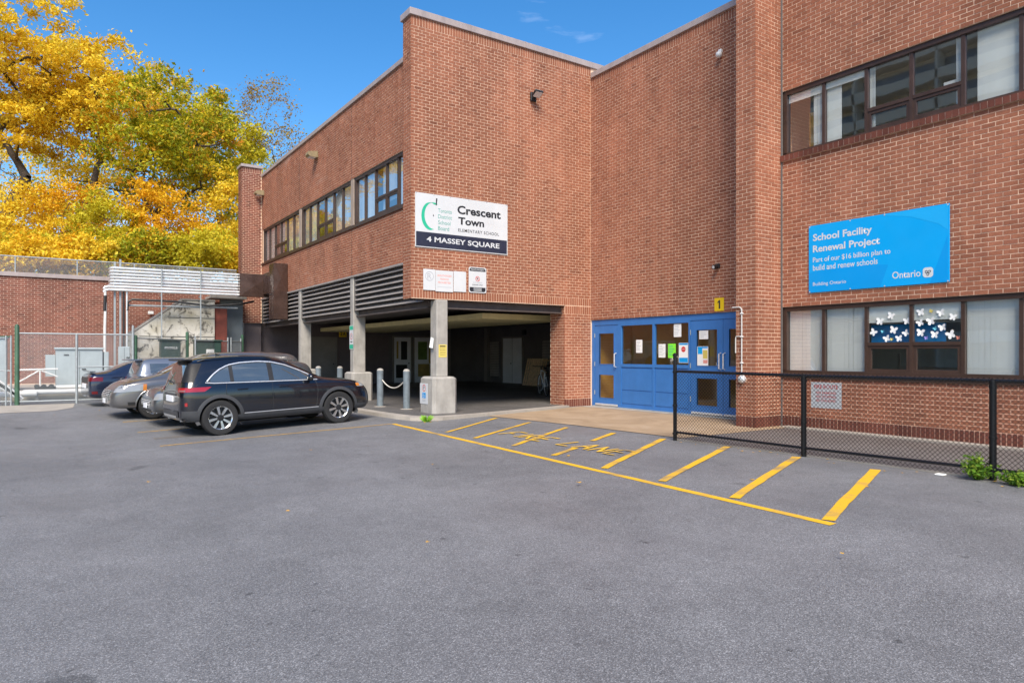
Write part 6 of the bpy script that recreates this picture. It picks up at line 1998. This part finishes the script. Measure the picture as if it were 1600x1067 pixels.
tree('young_tree', 'lime yellow young tree just behind the guard fence', foot(165, 35), [lobe(165, 350, 35, 1.7, 1.6, 1.2), lobe(185, 385, 35, 2.0, 1.8, .9), lobe(160, 315, 35, .9, 1.0, .9)], 70, 5600, 'leaf_lime', 106, .10, leaf=.18, spread=.40, fork=.3)
tree('young_tree', 'amber young tree right of the lime yellow one', foot(262, 36), [lobe(255, 330, 36, 2.2, 2.0, 1.3), lobe(275, 375, 36, 2.4, 2.0, 1.1), lobe(222, 305, 36, 1.2, 1.2, .9)], 90, 7000, 'leaf_amber', 107, .13, leaf=.18, spread=.40, fork=.3)
tree('young_tree', 'golden young tree against the far brick pier', foot(350, 37), [lobe(352, 330, 37, 1.6, 1.8, 2.0), lobe(345, 385, 37, 1.9, 1.8, 1.1)], 80, 6300, 'leaf_gold', 108, .12, leaf=.18, spread=.40, bark='bark_pale', fork=.3)
tree('young_tree', 'golden shrubby tree low at the left edge', foot(25, 36), [lobe(20, 330, 36, 2.8, 2.2, 1.4), lobe(75, 365, 36, 2.4, 2.0, 1.3), lobe(-40, 350, 36, 2.4, 2, 1.6)], 100, 8400, 'leaf_gold', 109, .14, leaf=.18, spread=.43, fork=.3)
tree('young_tree', 'amber shrubby tree between the left shrub and the lime tree', foot(118, 38), [lobe(115, 325, 38, 2.2, 2.0, 1.6), lobe(135, 380, 38, 2.4, 2.0, 1.1)], 80, 6300, 'leaf_amber', 110, .14, leaf=.18, spread=.43, fork=.3)
tree('background_tree', 'tall golden tree behind the gap between the two broad crowns', foot(140, 47), [lobe(130, 215, 47, 4.2, 3.5, 3.0), lobe(230, 190, 47, 4.0, 3.5, 3.0), lobe(320, 230, 47, 3.4, 3, 2.4)], 130, 12000, 'leaf_gold', 115, .3, leaf=.24, spread=.6, fork=.45)
tree('background_tree', 'green and gold tree filling the gap behind the crooked oak', foot(230, 52), [lobe(200, 330, 52, 4.5, 3.5, 2.8), lobe(300, 320, 52, 4.5, 3.5, 3.2), lobe(120, 300, 52, 4.0, 3.5, 2.6)], 130, 12000, 'leaf_mixed', 111, .3, leaf=.22, spread=.7, fork=.4)
tree('background_tree', 'dull gold tree farthest back at the left', foot(40, 54), [lobe(30, 290, 54, 5.0, 4, 3.2), lobe(110, 350, 54, 4, 3.5, 2.4), lobe(-60, 250, 54, 5, 4, 4)], 120, 11000, 'leaf_gold', 112, .3, leaf=.22, spread=.8, fork=.4)
tree('background_tree', 'gold tree behind the far brick pier', foot(380, 53), [lobe(360, 320, 53, 3.6, 3.5, 3.0), lobe(395, 270, 53, 2.2, 2.5, 1.8), lobe(340, 385, 53, 4, 3, 1.6)], 100, 9000, 'leaf_lime', 113, .26, leaf=.2, spread=.75, fork=.4)
for k, (px, dep, mt, rx) in enumerate(((-20, 34.5, 'leaf_gold', 1.9), (55, 35.5, 'leaf_amber', 1.8), (108, 34.5, 'leaf_gold', 1.6), (205, 34.3, 'leaf_mixed', 1.6), (228, 36.5, 'leaf_gold', 1.8), (300, 34.6, 'leaf_lime', 1.7), (322, 38, 'leaf_lime', 1.8), (375, 35, 'leaf_gold', 1.5), (150, 39, 'leaf_mixed', 2.2), (60, 41, 'leaf_lime', 2.4), (265, 42, 'leaf_gold', 2.6))):
    dep = (33.5 + (dep - 34) * .75) / (.8296 - .5584 * (px - 800) / 1085)
    tree('bank_shrub', ('golden shrub cut by the left edge just over the guard fence', 'amber shrub over the guard fence near the green corner post', 'golden shrub left of the lime yellow young tree', 'mottled shrub right of the lime yellow young tree', 'golden shrub below the amber young tree', 'lime shrub just above the shiny conduits', 'lime shrub behind and right of the one just above the conduits', 'golden shrub touching the far brick pier', 'mottled shrub behind the lime young tree', 'lime shrub behind the two leftmost shrubs', 'wide golden shrub under the crooked oak')[k],
         foot(px, dep), [lobe(px, 408, dep, rx, 1.1, .9), lobe(px + 22, 388, dep, rx * .8, 1.0, .8)], 42, 4600, mt, 200 + k, .07, leaf=.17, spread=.40, fork=.25, group='shrubs on the bank behind the wall')
# trees out of frame on the left, mirrored in the side windows
tree('golden_tree', 'golden tree beyond the left edge of the yard', foot(-420, 40), [((-16, 46, 14), (5, 5, 5)), ((-22, 44, 11), (5, 5, 4))], 90, 9000, 'leaf_gold', 114, .4, leaf=.26, spread=.9)

# ------------------------------------------------------------------ weeds, grass tuft, fallen leaves
def weed(name, label, x, y, n_, h, r_, seed, mat='leaf_green', leaf=.05):
    rng = np.random.default_rng(seed)
    t = thing(name, label, 'weed', (x, y, 0))
    st = MB()
    C = []
    for k in range(n_):
        a, q = rng.uniform(0, 6.28), r_ * rng.random() ** .6
        tipz = h * rng.uniform(.5, 1.0) * (1 - .35 * q / r_)
        tip = (x + q * math.cos(a), y + q * math.sin(a), tipz)
        st.tube([(x + .2 * q * math.cos(a), y + .2 * q * math.sin(a), 0), (x + .6 * q * math.cos(a), y + .6 * q * math.sin(a), tipz * .6), tip], .003, 4)
        for m_ in range(11):
            f = rng.uniform(.25, 1.05)
            C.append((x + q * f * math.cos(a) + rng.normal(0, .025), y + q * f * math.sin(a) + rng.normal(0, .025), tipz * f + rng.normal(0, .015)))
    st.build('stems', M['leaf_green'], t)
    C = np.array(C); m_ = len(C)
    nr = rng.normal(size=(m_, 3)) + np.array([0, 0, 1.0]); nr /= np.linalg.norm(nr, axis=1, keepdims=True)
    ax = np.cross(nr, rng.normal(size=(m_, 3))); ax /= np.linalg.norm(ax, axis=1, keepdims=True)
    bx_ = np.cross(nr, ax)
    L_ = leaf * rng.uniform(.6, 1.4, (m_, 1)); W_ = L_ * .55
    V = np.stack([C - ax * L_ * .5, C + bx_ * W_ * .5 + nr * L_ * .15, C + ax * L_ * .5, C - bx_ * W_ * .5 + nr * L_ * .15], 1).reshape(-1, 3)
    np_mesh('leaves', V, np.arange(m_ * 4).reshape(-1, 4), M[mat], t, rng.random(m_))
weed('weed', 'taller leafy weed at the foot of the third black fence post', 9.13, 3.72, 46, .36, .20, 1)
weed('weed', 'lower leafy weed right of the third black fence post', 9.10, 3.30, 42, .20, .22, 2)
t = thing('grass_tuft', 'bright green grass tuft at the kerb below the corner column', 'grass', (6.92, 13.62, 0))
g = MB(); rg = random.Random(4)
for k in range(170):
    a = rg.uniform(0, 6.28); q = rg.uniform(0, .07); hh = rg.uniform(.06, .15); ln = rg.uniform(.02, .12)
    bx0, by0 = 6.92 + q * math.cos(a), 13.62 + q * math.sin(a)
    g.add([(bx0 - .0025, by0, 0), (bx0 + .0025, by0, 0), (bx0 + ln * math.cos(a) * .5 + .003, by0 + ln * math.sin(a) * .5, hh * .75), (bx0 + ln * math.cos(a), by0 + ln * math.sin(a), hh)], [(0, 1, 2, 3)])
g.build('blades', pmat('fresh_grass', (.22, .46, .03), .6, 0, .3, 60), t)
def fallen(x, y, z, sz, seed):
    rq = random.Random(seed)
    mb = MB(); a0 = rq.uniform(0, 6.28)
    pl = [(0, -.5), (.12, -.2), (.45, -.25), (.3, .05), (.42, .32), (.12, .28), (0, .55), (-.12, .28), (-.42, .32), (-.3, .05), (-.45, -.25), (-.12, -.2)]
    mb.add([(x + sz * (u * math.cos(a0) - v * math.sin(a0)), y + sz * (u * math.sin(a0) + v * math.cos(a0)), z + .004 + abs(u) * sz * rq.uniform(.1, .5)) for u, v in pl], [tuple(range(12))])
    return tag(mb.build('fallen_leaf', M['lit_leaf']), 'small fallen autumn leaf lying on the asphalt', 'leaf', 'fallen leaves on the asphalt')
lf = random.Random(12)
for k in range(26):
    fallen(lf.uniform(8.75, 9.3), lf.uniform(3.3, 8.1), .006, lf.uniform(.03, .06), k)
for k, (x, y) in enumerate(((2.5, 4.9), (4.3, 8.3), (1.0, 9.0), (5.1, 6.2), (3.4, 10.6), (6.9, 5.2), (4.9, 2.9), (6.3, 7.9), (1.9, 6.6), (7.6, 4.2), (6.95, 13.5), (6.8, 13.45), (7.15, 13.55), (.2, 20.2), (1.2, 21.1), (-.6, 21.5))):
    fallen(x, y, 0, lf.uniform(.035, .07), 60 + k)
o = MB().bbox(9.02, 9.12, 4.06, 4.16, .003, .02, .006).build('litter_scrap', M['paper']); tag(o, 'crumpled white scrap left of the taller weed', 'litter')
o = MB().bbox(9.0, 9.16, 2.95, 3.12, .003, .03, .01).build('litter_scrap', M['paper']); tag(o, 'white paper scrap right of the lower weed', 'litter')

# ------------------------------------------------------------------ apartment block across the lot, seen in the classroom glass
ap = thing('apartment_block', 'tall concrete apartment block with balconies across the parking lot', 'building', (-50, 40, 0))
AC = pmat('apartment_concrete', (.62, .57, .46), .85, 0, .08, .3)
AW = gloss('apartment_glass', (.10, .13, .16), .05)
MB().box(-60, -46, 6, 90, 0, 32).build('wall', AC, ap)
for k in range(11):
    z = 2.6 + k * 2.75
    MB().box(-45.98, -45.9, 7, 89, z + .9, z + 2.3).build('window_band', AW, ap)
    MB().box(-46, -44.4, 8, 88, z, z + .18).build('balcony', AC, ap)
    MB().box(-44.5, -44.4, 8, 88, z + .18, z + 1.0).build('balustrade', AC, ap)
for k in range(11):
    MB().box(-45.9, -44.4, 8 + k * 8 - .1, 8 + k * 8 + .1, 0, 32).build('fin_wall', AC, ap)
